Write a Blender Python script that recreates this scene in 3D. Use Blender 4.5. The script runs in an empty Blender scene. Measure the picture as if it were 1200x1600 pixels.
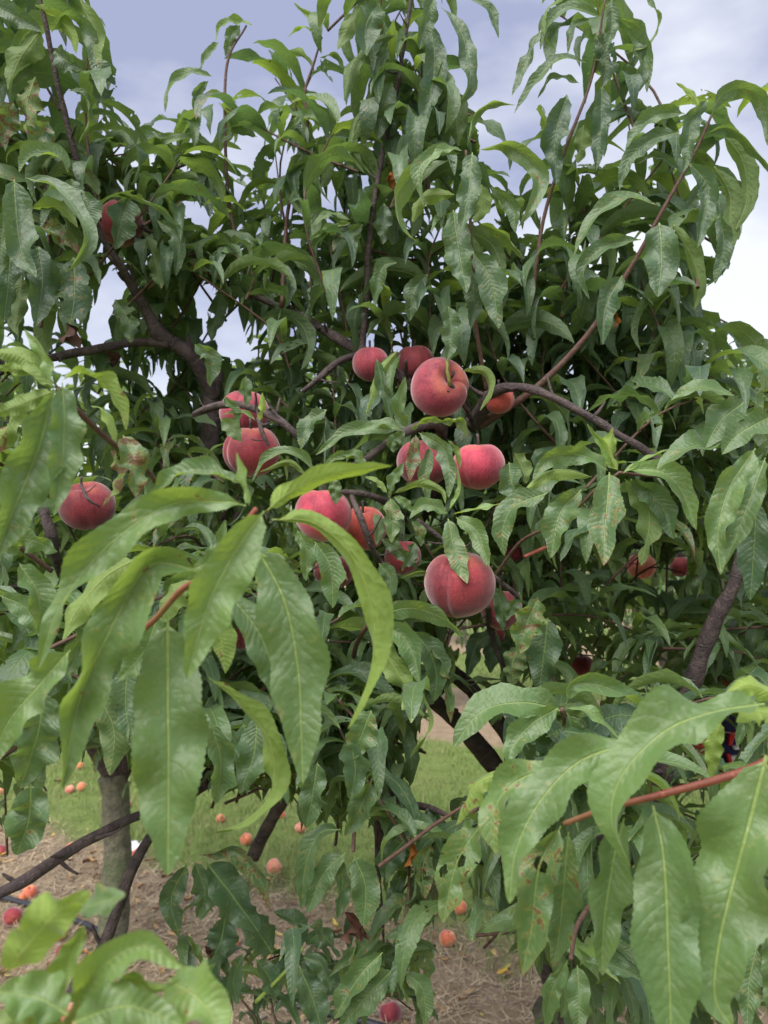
import bpy, math, random
import numpy as np
from mathutils import Vector, Matrix, Quaternion

random.seed(7)
rng = np.random.default_rng(7)
scene = bpy.context.scene
COL = scene.collection

# ------------------------------------------------------------------ camera
CAM_H = 1.55
FPX = 1202.0                       # focal length in pixels of the 1200x1600 photo
PITCH = math.radians(3.33)
cam_data = bpy.data.cameras.new('camera')
cam = bpy.data.objects.new('camera', cam_data)
COL.objects.link(cam)
cam.location = (0, 0, CAM_H)
cam.rotation_euler = (math.radians(90) + PITCH, 0, 0)
cam_data.sensor_fit = 'VERTICAL'
cam_data.sensor_height = 34.6
cam_data.sensor_width = 25.95
cam_data.lens = 34.6 * FPX / 1600.0
cam_data.clip_start = 0.02
cam_data.clip_end = 900
cam_data.dof.use_dof = True
cam_data.dof.focus_distance = 0.80
cam_data.dof.aperture_fstop = 10.0
scene.camera = cam

# ------------------------------------------------------------------ sky
SUN_EL, SUN_AZ = 54.0, 205.0       # degrees; azimuth clockwise from +Y (behind the camera, a little left)
world = bpy.data.worlds.new('World')
scene.world = world
world.use_nodes = True
wn, wl = world.node_tree.nodes, world.node_tree.links
wn.clear()
w_out = wn.new('ShaderNodeOutputWorld')
w_bg = wn.new('ShaderNodeBackground')
w_bg.inputs['Strength'].default_value = 0.10
sky = wn.new('ShaderNodeTexSky')
sky.sky_type = 'NISHITA'
sky.sun_disc = False
sky.sun_elevation = math.radians(SUN_EL)
sky.sun_rotation = math.radians(SUN_AZ)
wtc = wn.new('ShaderNodeTexCoord')
wmap = wn.new('ShaderNodeMapping')
wmap.inputs['Scale'].default_value = (1.0, 1.0, 2.2)
wmap.inputs['Location'].default_value = (0.35, 0.0, 0.2)
wnoise = wn.new('ShaderNodeTexNoise')
wnoise.inputs['Scale'].default_value = 3.4
wnoise.inputs['Detail'].default_value = 5
wnoise.inputs['Roughness'].default_value = 0.5
wramp = wn.new('ShaderNodeValToRGB')
wramp.color_ramp.elements[0].position = 0.36
wramp.color_ramp.elements[0].color = (0.93, 1.00, 1.42, 1)
wramp.color_ramp.elements[1].position = 0.66
wramp.color_ramp.elements[1].color = (2.25, 2.30, 2.42, 1)
# clouds brighten towards the horizon
wsep = wn.new('ShaderNodeSeparateXYZ')
wadd = wn.new('ShaderNodeMath'); wadd.operation = 'MULTIPLY_ADD'
wmix = wn.new('ShaderNodeMix'); wmix.data_type = 'RGBA'
wmix.inputs[0].default_value = 0.93
wl.new(wtc.outputs['Generated'], wmap.inputs['Vector'])
wl.new(wmap.outputs[0], wnoise.inputs['Vector'])
wl.new(wtc.outputs['Generated'], wsep.inputs[0])
wabs = wn.new('ShaderNodeMath'); wabs.operation = 'ABSOLUTE'
wl.new(wsep.outputs[2], wabs.inputs[0])
wl.new(wabs.outputs[0], wadd.inputs[0])
wadd.inputs[1].default_value = -0.50
wofs = wn.new('ShaderNodeMath'); wofs.operation = 'ADD'
wofs.inputs[1].default_value = 0.15
wl.new(wnoise.outputs[0], wofs.inputs[0])
wl.new(wofs.outputs[0], wadd.inputs[2])
# one brighter, thinner part of the cloud low on the right
wdot = wn.new('ShaderNodeVectorMath'); wdot.operation = 'DOT_PRODUCT'
wdot.inputs[1].default_value = Vector((0.48, 0.86, 0.24)).normalized()
wl.new(wtc.outputs['Generated'], wdot.inputs[0])
wpow = wn.new('ShaderNodeMath'); wpow.operation = 'POWER'; wpow.inputs[1].default_value = 42.0
wmx = wn.new('ShaderNodeMath'); wmx.operation = 'MAXIMUM'; wmx.inputs[1].default_value = 0.0
wl.new(wdot.outputs['Value'], wmx.inputs[0]); wl.new(wmx.outputs[0], wpow.inputs[0])
wfin = wn.new('ShaderNodeMath'); wfin.operation = 'MULTIPLY_ADD'; wfin.inputs[1].default_value = 0.30
wl.new(wpow.outputs[0], wfin.inputs[0]); wl.new(wadd.outputs[0], wfin.inputs[2])
wl.new(wfin.outputs[0], wramp.inputs[0])
wl.new(sky.outputs[0], wmix.inputs[6])
wl.new(wramp.outputs[0], wmix.inputs[7])
wl.new(wmix.outputs[2], w_bg.inputs[0])
wl.new(w_bg.outputs[0], w_out.inputs[0])

sun_data = bpy.data.lights.new('sun', 'SUN')
sun_data.energy = 1.5
sun_data.angle = math.radians(60)
sun_data.color = (1.0, 0.97, 0.92)
sun = bpy.data.objects.new('sun', sun_data)
COL.objects.link(sun)
_az, _el = math.radians(SUN_AZ), math.radians(SUN_EL)
sun_dir = Vector((math.sin(_az) * math.cos(_el), math.cos(_az) * math.cos(_el), math.sin(_el)))
sun.rotation_euler = sun_dir.to_track_quat('Z', 'Y').to_euler()
sun.location = sun_dir * 20

scene.view_settings.view_transform = 'Standard'
scene.view_settings.look = 'None'
scene.view_settings.gamma = 1
scene.view_settings.use_curve_mapping = False
scene.view_settings.exposure = 2.15
scene.render.engine = 'CYCLES'
scene.cycles.max_bounces = 10
scene.cycles.diffuse_bounces = 7
scene.cycles.glossy_bounces = 2
scene.cycles.transmission_bounces = 5
scene.cycles.transparent_max_bounces = 10
scene.cycles.use_denoising = True
scene.cycles.use_adaptive_sampling = True
scene.cycles.adaptive_threshold = 0.02

# ------------------------------------------------------------------ helpers
CP, SP = math.cos(PITCH), math.sin(PITCH)
def at(x, y, d):
    """world point seen at photo pixel (x, y), d metres along the viewing axis"""
    a = (x - 600.0) / FPX * d
    b = (800.0 - y) / FPX * d
    return np.array([a, d * CP - b * SP, CAM_H + d * SP + b * CP])

def at_ground(x, y, z=0.0):
    k = (800.0 - y) / FPX
    d = (z - CAM_H) / (SP + k * CP)
    return at(x, y, d)

def project(P):
    """world points (...,3) -> photo pixels and depth"""
    X, Y, Z = P[..., 0], P[..., 1], P[..., 2] - CAM_H
    d = Y * CP + Z * SP
    b = -Y * SP + Z * CP
    ds = np.where(np.abs(d) < 1e-4, 1e-4, d)
    return 600 + FPX * X / ds, 800 - FPX * b / ds, d

def link_mesh(name, verts, faces, mats, parent=None, smooth=True, mat_idx=None):
    me = bpy.data.meshes.new(name)
    verts = np.asarray(verts, dtype=np.float32).reshape(-1, 3)
    faces = np.asarray(faces, dtype=np.int32)
    if faces.ndim == 2 and faces.shape[1] in (3, 4):
        k = faces.shape[1]
        me.vertices.add(len(verts)); me.vertices.foreach_set('co', verts.ravel())
        me.loops.add(faces.size); me.loops.foreach_set('vertex_index', faces.ravel())
        me.polygons.add(len(faces))
        me.polygons.foreach_set('loop_start', np.arange(0, faces.size, k, dtype=np.int32))
        me.polygons.foreach_set('loop_total', np.full(len(faces), k, dtype=np.int32))
    for m in mats: me.materials.append(m)
    if mat_idx is not None: me.polygons.foreach_set('material_index', np.asarray(mat_idx, dtype=np.int32))
    me.polygons.foreach_set('use_smooth', np.full(len(me.polygons), smooth))
    me.update(calc_edges=True)
    ob = bpy.data.objects.new(name, me)
    COL.objects.link(ob)
    if parent is not None: ob.parent = parent
    return ob

def tag(o, label=None, cat=None, group=None, kind=None):
    if label: o['label'] = label
    if cat: o['category'] = cat
    if group: o['group'] = group
    if kind: o['kind'] = kind
    return o

def empty(name, loc=(0, 0, 0)):
    o = bpy.data.objects.new(name, None)
    o.empty_display_size = 0.1
    COL.objects.link(o); o.location = loc
    return o

def keep_world(o, parent):
    """parent without moving"""
    o.parent = parent
    o.matrix_parent_inverse = Matrix.Translation(-Vector(parent.location))
    return o

def catmull(P, n):
    P = np.asarray(P, float)
    if len(P) == 2:
        t = np.linspace(0, 1, n)[:, None]
        return P[0] * (1 - t) + P[1] * t
    Q = np.vstack([2 * P[0] - P[1], P, 2 * P[-1] - P[-2]])
    out = []
    m = 16
    for i in range(len(P) - 1):
        p0, p1, p2, p3 = Q[i:i + 4]
        t = np.linspace(0, 1, m, endpoint=False)[:, None]
        out.append(0.5 * (2 * p1 + (p2 - p0) * t + (2 * p0 - 5 * p1 + 4 * p2 - p3) * t ** 2 + (3 * p1 - p0 - 3 * p2 + p3) * t ** 3))
    out.append(P[-1:])
    C = np.vstack(out)
    seg = np.linalg.norm(np.diff(C, axis=0), axis=1)
    s = np.concatenate([[0], np.cumsum(seg)])
    u = np.linspace(0, s[-1], n)
    return np.stack([np.interp(u, s, C[:, k]) for k in range(3)], 1)

# ------------------------------------------------------------------ materials
def new_mat(name):
    m = bpy.data.materials.new(name)
    m.use_nodes = True
    nt = m.node_tree
    nt.nodes.clear()
    return m, nt

class NB:
    """tiny node-building helper"""
    def __init__(s, nt): s.nt = nt
    def n(s, t, **kw):
        x = s.nt.nodes.new(t)
        for k, v in kw.items(): setattr(x, k, v)
        return x
    def put(s, sock, v):
        if hasattr(v, 'is_linked') or isinstance(v, bpy.types.NodeSocket): s.nt.links.new(v, sock)
        else: sock.default_value = v
    def math(s, op, a, b=None, c=None, clamp=False):
        x = s.n('ShaderNodeMath', operation=op); x.use_clamp = clamp
        s.put(x.inputs[0], a)
        if b is not None: s.put(x.inputs[1], b)
        if c is not None: s.put(x.inputs[2], c)
        return x.outputs[0]
    def mix(s, f, a, b, blend='MIX'):
        x = s.n('ShaderNodeMix', data_type='RGBA', blend_type=blend)
        s.put(x.inputs[0], f)
        s.put(x.inputs[6], a if not isinstance(a, tuple) else (*a, 1)[:4])
        s.put(x.inputs[7], b if not isinstance(b, tuple) else (*b, 1)[:4])
        return x.outputs[2]
    def ramp(s, f, lo, hi, a=0.0, b=1.0):
        x = s.n('ShaderNodeMapRange'); x.clamp = True
        s.put(x.inputs[0], f); s.put(x.inputs[1], lo); s.put(x.inputs[2], hi); s.put(x.inputs[3], a); s.put(x.inputs[4], b)
        return x.outputs[0]
    def noise(s, vec, scale, detail=3, rough=0.5):
        x = s.n('ShaderNodeTexNoise')
        if vec is not None: s.put(x.inputs['Vector'], vec)
        x.inputs['Scale'].default_value = scale; x.inputs['Detail'].default_value = detail; x.inputs['Roughness'].default_value = rough
        return x.outputs[0]

def leaf_material(name, holes):
    m, nt = new_mat(name); b = NB(nt)
    uvn = b.n('ShaderNodeUVMap'); uvn.uv_map = 'leaf_uv'
    sp = b.n('ShaderNodeSeparateXYZ'); nt.links.new(uvn.outputs[0], sp.inputs[0])
    u, v = sp.outputs[0], sp.outputs[1]                 # u: -1..1 scaled by the blade's width, v: 0..1 to the tip
    tn = b.n('ShaderNodeAttribute'); tn.attribute_name = 'leaf_tint'
    ts = b.n('ShaderNodeSeparateColor'); nt.links.new(tn.outputs['Color'], ts.inputs[0])
    hue, dmg, young = ts.outputs[0], ts.outputs[1], ts.outputs[2]
    geo = b.n('ShaderNodeNewGeometry')
    pos = geo.outputs['Position']
    au = b.math('ABSOLUTE', u)
    edge_at = b.n('ShaderNodeAttribute'); edge_at.attribute_name = 'leaf_edge'
    edge = edge_at.outputs['Fac']
    n_fine = b.noise(pos, 260, 3)
    n_mid = b.noise(pos, 45, 3)
    n_blot = b.noise(pos, 130, 2, 0.6)
    # side veins, swept towards the tip
    wob = b.math('MULTIPLY', b.math('SUBTRACT', n_mid, 0.5), 3.0)
    ph = b.math('ADD', b.math('SUBTRACT', b.math('MULTIPLY', v, 16.0), b.math('MULTIPLY', b.math('POWER', au, 0.7), 2.0)), wob)
    fr = b.math('FRACT', ph)
    tri = b.math('ABSOLUTE', b.math('SUBTRACT', fr, 0.5))         # 0.5 at the vein, 0 between
    vein = b.math('MULTIPLY', b.ramp(tri, 0.43, 0.5), b.ramp(n_mid, 0.3, 0.7, 0.25, 1.0))
    rib = b.ramp(au, b.math('MULTIPLY_ADD', v, -0.022, 0.034), b.math('MULTIPLY_ADD', v, -0.045, 0.072), 1.0, 0.0)
    stalk = b.ramp(v, 0.035, 0.05, 1.0, 0.0)
    rib = b.math('MAXIMUM', rib, stalk)
    # colour of the upper side
    g_old = b.mix(hue, (0.029, 0.070, 0.047), (0.050, 0.102, 0.052))
    g_yng = b.mix(hue, (0.122, 0.222, 0.075), (0.205, 0.330, 0.075))
    top = b.mix(young, g_old, g_yng)
    top = b.mix(b.ramp(n_mid, 0.3, 0.75, 0.0, 0.65), top, b.mix(0.5, top, (0.13, 0.19, 0.035)))
    n_big = b.noise(pos, 11, 3)
    top = b.mix(b.ramp(n_big, 0.38, 0.66, 0.0, 0.55), top, b.mix(0.6, top, (0.035, 0.085, 0.045)))
    dust = b.math('MULTIPLY', b.ramp(n_fine, 0.46, 0.70, 0, 0.36), b.ramp(n_mid, 0.42, 0.62))
    top = b.mix(dust, top, (0.25, 0.29, 0.20))
    top = b.mix(b.math('MULTIPLY', vein, 0.34), top, b.mix(0.5, top, (0.17, 0.26, 0.10)))
    ribc = b.mix(young, (0.17, 0.26, 0.08), (0.32, 0.42, 0.12))
    top = b.mix(b.math('MULTIPLY', rib, 0.85), top, ribc)
    # lower side: paler, yellower
    low = b.mix(0.72, top, b.mix(young, (0.090, 0.145, 0.060), (0.27, 0.38, 0.055)))
    low = b.mix(b.math('MULTIPLY', rib, 0.7), low, b.mix(young, (0.25, 0.33, 0.11), (0.42, 0.5, 0.12)))
    low = b.mix(b.math('MULTIPLY', vein, 0.3), low, (0.20, 0.27, 0.10))
    col = b.mix(geo.outputs['Backfacing'], top, low)
    # wear: yellow halo, brown spots, scorched margin and tip
    th = b.math('MULTIPLY_ADD', dmg, -0.30, 0.80)
    spot = b.ramp(n_blot, th, b.math('ADD', th, 0.035))
    halo = b.ramp(n_blot, b.math('ADD', th, -0.09), th, 0, 0.55)
    tipm = b.ramp(b.math('ADD', b.math('ADD', b.math('MULTIPLY', edge, 0.22), v), b.math('MULTIPLY', b.math('SUBTRACT', n_mid, 0.5), 0.6)),
                  b.math('MULTIPLY_ADD', dmg, -0.42, 1.36), b.math('MULTIPLY_ADD', dmg, -0.42, 1.42))
    tiph = b.ramp(b.math('ADD', b.math('MULTIPLY', edge, 0.22), v), b.math('MULTIPLY_ADD', dmg, -0.5, 1.22), 1.38, 0, 0.6)
    yel = b.mix(n_fine, (0.24, 0.25, 0.05), (0.34, 0.30, 0.10))
    col = b.mix(b.math('MAXIMUM', halo, tiph), col, yel)
    brown = b.mix(n_mid, (0.10, 0.030, 0.018), (0.24, 0.12, 0.055))
    dead = b.math('MAXIMUM', b.math('MULTIPLY', spot, 0.85), tipm)
    col = b.mix(dead, col, brown)
    # relief
    quilt = b.math('MULTIPLY', b.math('SUBTRACT', 0.5, b.math('MULTIPLY', b.math('MULTIPLY', tri, tri), 2.0)), b.ramp(n_mid, 0.35, 0.65, 0.12, 0.75))
    hgt = b.math('ADD', b.math('SUBTRACT', quilt, b.math('MULTIPLY', rib, 1.0)), b.math('ADD', b.math('MULTIPLY', n_fine, 0.25), b.math('ADD', b.math('MULTIPLY', n_blot, 0.55), b.math('MULTIPLY', n_mid, 3.0))))
    bump = b.n('ShaderNodeBump'); bump.inputs['Strength'].default_value = 0.6; bump.inputs['Distance'].default_value = 0.0016
    nt.links.new(hgt, bump.inputs['Height'])
    pr = b.n('ShaderNodeBsdfPrincipled')
    nt.links.new(col, pr.inputs['Base Color']); nt.links.new(bump.outputs[0], pr.inputs['Normal'])
    rough = b.math('ADD', b.ramp(n_mid, 0.3, 0.7, 0.42, 0.54), b.math('MULTIPLY', geo.outputs['Backfacing'], 0.2))
    nt.links.new(rough, pr.inputs['Roughness'])
    pr.inputs['Specular IOR Level'].default_value = 0.7
    pr.inputs['Sheen Weight'].default_value = 0.22
    pr.inputs['Sheen Roughness'].default_value = 0.4
    pr.inputs['Sheen Tint'].default_value = (0.85, 0.95, 1.0, 1)
    tr = b.n('ShaderNodeBsdfTranslucent')
    tcol = b.mix(young, (0.12, 0.22, 0.060), (0.42, 0.57, 0.050))
    tcol = b.mix(b.math('MULTIPLY', vein, 0.35), tcol, (0.20, 0.30, 0.05))
    tcol = b.mix(dead, tcol, (0.16, 0.07, 0.02))
    nt.links.new(tcol, tr.inputs['Color']); nt.links.new(bump.outputs[0], tr.inputs['Normal'])
    ms = b.n('ShaderNodeMixShader'); ms.inputs[0].default_value = 0.38
    nt.links.new(pr.outputs[0], ms.inputs[1]); nt.links.new(tr.outputs[0], ms.inputs[2])
    outp = b.n('ShaderNodeOutputMaterial')
    final = ms.outputs[0]
    if holes:
        vo = b.n('ShaderNodeTexVoronoi'); vo.inputs['Scale'].default_value = 95
        vo.inputs['Randomness'].default_value = 1.0
        nt.links.new(pos, vo.inputs['Vector'])
        hm = b.ramp(b.math('MULTIPLY_ADD', b.math('SUBTRACT', n_mid, 0.52), 1.2, 0.02), 0.0, 0.30)     # holes come in patches
        lim = b.math('MULTIPLY', hm, 0.75)
        inner = b.math('LESS_THAN', vo.outputs['Distance'], lim)
        eb = b.math('GREATER_THAN', b.math('ADD', edge, b.math('MULTIPLY', b.math('SUBTRACT', n_blot, 0.5), 2.6)), 1.20)
        hole = b.math('MULTIPLY', b.math('MAXIMUM', inner, eb), b.math('GREATER_THAN', v, 0.12))
        hole = b.math('MULTIPLY', hole, b.math('SUBTRACT', 1.0, b.math('GREATER_THAN', rib, 0.4)))
        tp = b.n('ShaderNodeBsdfTransparent')
        m2 = b.n('ShaderNodeMixShader')
        nt.links.new(hole, m2.inputs[0]); nt.links.new(final, m2.inputs[1]); nt.links.new(tp.outputs[0], m2.inputs[2])
        final = m2.outputs[0]
    nt.links.new(final, outp.inputs[0])
    return m

M_LEAF = leaf_material('leaf_green', False)
M_LEAFH = leaf_material('leaf_chewed', True)

def bark_material(name, c1, c2, c3, scale=60.0, bump=0.004, rough=0.85):
    m, nt = new_mat(name); b = NB(nt)
    tc = b.n('ShaderNodeTexCoord'); 
    uvn = b.n('ShaderNodeUVMap'); uvn.uv_map = 'bark_uv'
    mp = b.n('ShaderNodeMapping'); mp.inputs['Scale'].default_value = (1, 1, 1)
    nt.links.new(uvn.outputs[0], mp.inputs[0])
    geo = b.n('ShaderNodeNewGeometry')
    n1 = b.noise(geo.outputs['Position'], scale, 6, 0.65)
    n2 = b.noise(geo.outputs['Position'], scale * 4, 3, 0.6)
    n3 = b.noise(geo.outputs['Position'], scale * 0.2, 2)
    # lenticels: short stripes across the stem
    sx = b.n('ShaderNodeSeparateXYZ'); nt.links.new(uvn.outputs[0], sx.inputs[0])
    cx = b.n('ShaderNodeCombineXYZ')
    nt.links.new(b.math('MULTIPLY', sx.outputs[0], 3.0), cx.inputs[0]); nt.links.new(b.math('MULTIPLY', sx.outputs[1], 190.0), cx.inputs[1])
    ln = b.noise(cx.outputs[0], 1.0, 2)
    lent = b.ramp(ln, 0.60, 0.68)
    col = b.mix(b.ramp(n1, 0.35, 0.65), c1, c2)
    col = b.mix(b.ramp(n3, 0.45, 0.7, 0, 0.6), col, c3)
    col = b.mix(b.math('MULTIPLY', lent, 0.45), col, tuple(min(1, x * 1.9) for x in c2))
    bp = b.n('ShaderNodeBump'); bp.inputs['Strength'].default_value = 0.9; bp.inputs['Distance'].default_value = bump
    nt.links.new(b.math('ADD', b.math('ADD', n1, b.math('MULTIPLY', n2, 0.4)), b.math('MULTIPLY', lent, 0.35)), bp.inputs['Height'])
    pr = b.n('ShaderNodeBsdfPrincipled')
    nt.links.new(col, pr.inputs['Base Color']); nt.links.new(bp.outputs[0], pr.inputs['Normal'])
    pr.inputs['Roughness'].default_value = rough
    pr.inputs['Specular IOR Level'].default_value = 0.3
    o = b.n('ShaderNodeOutputMaterial'); nt.links.new(pr.outputs[0], o.inputs[0])
    return m
M_BARK = bark_material('bark_dark', (0.035, 0.026, 0.026), (0.115, 0.085, 0.080), (0.075, 0.055, 0.060), 70)
M_TWIG = bark_material('bark_twig', (0.075, 0.040, 0.032), (0.150, 0.090, 0.068), (0.115, 0.048, 0.042), 160, 0.0012, 0.6)
M_SHOOT = bark_material('shoot_red', (0.22, 0.060, 0.045), (0.30, 0.105, 0.070), (0.20, 0.20, 0.06), 50, 0.0005, 0.45)
M_TRUNK = bark_material('bark_trunk', (0.080, 0.078, 0.055), (0.215, 0.200, 0.140), (0.115, 0.150, 0.065), 34, 0.012)
M_GREENSTEM = bark_material('stem_green', (0.16, 0.22, 0.05), (0.24, 0.30, 0.07), (0.24, 0.14, 0.05), 60, 0.0004, 0.45)

def peach_material(name, deep, mid, light, yellow):
    m, nt = new_mat(name); b = NB(nt)
    tc = b.n('ShaderNodeTexCoord'); ob = tc.outputs['Object']
    oi = b.n('ShaderNodeObjectInfo')
    vadd = b.n('ShaderNodeVectorMath', operation='ADD')
    nt.links.new(ob, vadd.inputs[0])
    cr = b.n('ShaderNodeCombineXYZ')
    for i in range(3): nt.links.new(b.math('MULTIPLY', oi.outputs['Random'], 3.0 + i), cr.inputs[i])
    nt.links.new(cr.outputs[0], vadd.inputs[1])
    p = vadd.outputs[0]
    big = b.noise(p, 22, 3, 0.55)
    fine = b.noise(p, 420, 3, 0.6)
    sp = b.n('ShaderNodeSeparateXYZ'); nt.links.new(ob, sp.inputs[0])
    mp = b.n('ShaderNodeMapping'); mp.inputs['Scale'].default_value = (260, 260, 14); nt.links.new(p, mp.inputs[0])
    streak = b.noise(mp.outputs[0], 1.0, 3)
    vo = b.n('ShaderNodeTexVoronoi'); vo.inputs['Scale'].default_value = 420; nt.links.new(p, vo.inputs['Vector'])
    speck = b.ramp(vo.outputs['Distance'], 0.08, 0.24, 0.5, 0.0)
    col = b.mix(b.ramp(b.math('ADD', b.math('MULTIPLY', big, 0.7), b.math('MULTIPLY', b.noise(p, 75, 4, 0.65), 0.3)), 0.40, 0.58), deep, mid)
    col = b.mix(b.ramp(streak, 0.45, 0.8, 0, 0.16), col, light)
    # ground colour shows in the stem cavity and in patches low on the shaded side
    cav = b.ramp(sp.outputs[2], 0.021, 0.034, 0.0, 0.45)
    cav = b.math('MULTIPLY', cav, b.ramp(big, 0.40, 0.60))
    low = b.math('MULTIPLY', b.ramp(sp.outputs[2], -0.018, -0.036), b.ramp(big, 0.47, 0.62, 0, 0.6))
    col = b.mix(b.math('MAXIMUM', cav, low), col, yellow)
    col = b.mix(b.math('MULTIPLY', speck, b.ramp(big, 0.38, 0.55)), col, yellow)
    col = b.mix(b.ramp(fine, 0.45, 0.8, 0, 0.3), col, light)
    bp = b.n('ShaderNodeBump'); bp.inputs['Strength'].default_value = 0.35; bp.inputs['Distance'].default_value = 0.0012
    nt.links.new(b.math('ADD', b.math('MULTIPLY', fine, 0.6), b.noise(p, 90, 2)), bp.inputs['Height'])
    pr = b.n('ShaderNodeBsdfPrincipled')
    nt.links.new(col, pr.inputs['Base Color']); nt.links.new(bp.outputs[0], pr.inputs['Normal'])
    pr.inputs['Roughness'].default_value = 0.62
    pr.inputs['Specular IOR Level'].default_value = 0.25
    pr.inputs['Sheen Weight'].default_value = 0.7
    pr.inputs['Sheen Roughness'].default_value = 0.45
    pr.inputs['Sheen Tint'].default_value = (1.0, 0.80, 0.82, 1)
    pr.inputs['Subsurface Weight'].default_value = 0.12
    pr.inputs['Subsurface Radius'].default_value = (0.01, 0.004, 0.003)
    pr.inputs['Subsurface Scale'].default_value = 0.5
    o = b.n('ShaderNodeOutputMaterial'); nt.links.new(pr.outputs[0], o.inputs[0])
    return m
PEACH_MATS = {
    'bright': peach_material('peach_bright_pink', (0.24, 0.014, 0.038), (0.46, 0.038, 0.078), (0.58, 0.17, 0.18), (0.66, 0.28, 0.08)),
    'fall_orange': peach_material('peach_windfall_orange', (0.44, 0.075, 0.04), (0.60, 0.20, 0.085), (0.66, 0.34, 0.21), (0.68, 0.42, 0.14)),
    'fall_pale': peach_material('peach_windfall_pale', (0.50, 0.11, 0.085), (0.62, 0.26, 0.16), (0.68, 0.38, 0.26), (0.40, 0.22, 0.10)),
    'pink': peach_material('peach_pink', (0.16, 0.013, 0.030), (0.33, 0.036, 0.062), (0.47, 0.155, 0.18), (0.66, 0.28, 0.08)),
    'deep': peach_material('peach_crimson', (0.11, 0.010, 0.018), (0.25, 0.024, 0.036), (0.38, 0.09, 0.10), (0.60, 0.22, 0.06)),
    'orange': peach_material('peach_orange', (0.30, 0.024, 0.030), (0.46, 0.070, 0.052), (0.56, 0.20, 0.15), (0.70, 0.34, 0.09)),
    'pale': peach_material('peach_pale', (0.46, 0.065, 0.06), (0.60, 0.19, 0.13), (0.66, 0.32, 0.22), (0.72, 0.42, 0.16)),
}

def simple_mat(name, color, rough=0.6, scale=40, amount=0.35, bump=0.0, spec=0.4, c2=None):
    m, nt = new_mat(name); b = NB(nt)
    geo = b.n('ShaderNodeNewGeometry')
    n = b.noise(geo.outputs['Position'], scale, 4, 0.6)
    c2 = c2 or tuple(x * 0.5 for x in color)
    col = b.mix(b.ramp(n, 0.35, 0.7, 0, 1), color, tuple(color[i] * (1 - amount) + c2[i] * amount for i in range(3)))
    pr = b.n('ShaderNodeBsdfPrincipled')
    nt.links.new(col, pr.inputs['Base Color']); pr.inputs['Roughness'].default_value = rough
    pr.inputs['Specular IOR Level'].default_value = spec
    if bump:
        bp = b.n('ShaderNodeBump'); bp.inputs['Distance'].default_value = bump
        nt.links.new(n, bp.inputs['Height']); nt.links.new(bp.outputs[0], pr.inputs['Normal'])
    o = b.n('ShaderNodeOutputMaterial'); nt.links.new(pr.outputs[0], o.inputs[0])
    return m

# ------------------------------------------------------------------ ground
ROW_A, ROW_P, ROW_H = 2.05, 6.2, 1.36      # tree rows: s = Y + 0.5 X; centre of the first strip, spacing, half width of bare soil
def ground_material():
    m, nt = new_mat('orchard_ground'); b = NB(nt)
    geo = b.n('ShaderNodeNewGeometry'); pos = geo.outputs['Position']
    sp = b.n('ShaderNodeSeparateXYZ'); nt.links.new(pos, sp.inputs[0])
    s = b.math('ADD', sp.outputs[1], b.math('MULTIPLY', sp.outputs[0], 0.5))
    w = b.math('SUBTRACT', b.math('MODULO', b.math('ADD', s, ROW_P * 20 - ROW_A + ROW_P / 2), ROW_P), ROW_P / 2)
    dist = b.math('ABSOLUTE', w)
    nb = b.noise(pos, 2.2, 4, 0.6)
    e = b.math('ADD', dist, b.math('MULTIPLY', b.math('SUBTRACT', nb, 0.5), 0.7))
    gmask = b.ramp(e, ROW_H - 0.05, ROW_H + 0.14)
    n1 = b.noise(pos, 9, 6, 0.65); n2 = b.noise(pos, 60, 5, 0.7); n3 = b.noise(pos, 300, 3, 0.6)
    soil = b.mix(b.ramp(n1, 0.35, 0.65), (0.205, 0.145, 0.092), (0.340, 0.250, 0.165))
    soil = b.mix(b.ramp(n2, 0.42, 0.7, 0, 0.7), soil, (0.39, 0.31, 0.21))
    soil = b.mix(b.ramp(n3, 0.58, 0.75, 0, 0.6), soil, (0.48, 0.42, 0.34))
    grass = b.mix(b.ramp(n1, 0.3, 0.7), (0.120, 0.180, 0.045), (0.210, 0.265, 0.080))
    grass = b.mix(b.ramp(n2, 0.45, 0.75, 0, 0.6), grass, (0.20, 0.21, 0.085))
    col = b.mix(gmask, soil, grass)
    bp = b.n('ShaderNodeBump'); bp.inputs['Distance'].default_value = 0.03; bp.inputs['Strength'].default_value = 0.9
    nt.links.new(b.math('ADD', b.math('ADD', n1, b.math('MULTIPLY', n2, 0.6)), b.math('MULTIPLY', n3, 0.25)), bp.inputs['Height'])
    pr = b.n('ShaderNodeBsdfPrincipled'); pr.inputs['Roughness'].default_value = 0.95
    pr.inputs['Specular IOR Level'].default_value = 0.15
    nt.links.new(col, pr.inputs['Base Color']); nt.links.new(bp.outputs[0], pr.inputs['Normal'])
    o = b.n('ShaderNodeOutputMaterial'); nt.links.new(pr.outputs[0], o.inputs[0])
    return m

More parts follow.
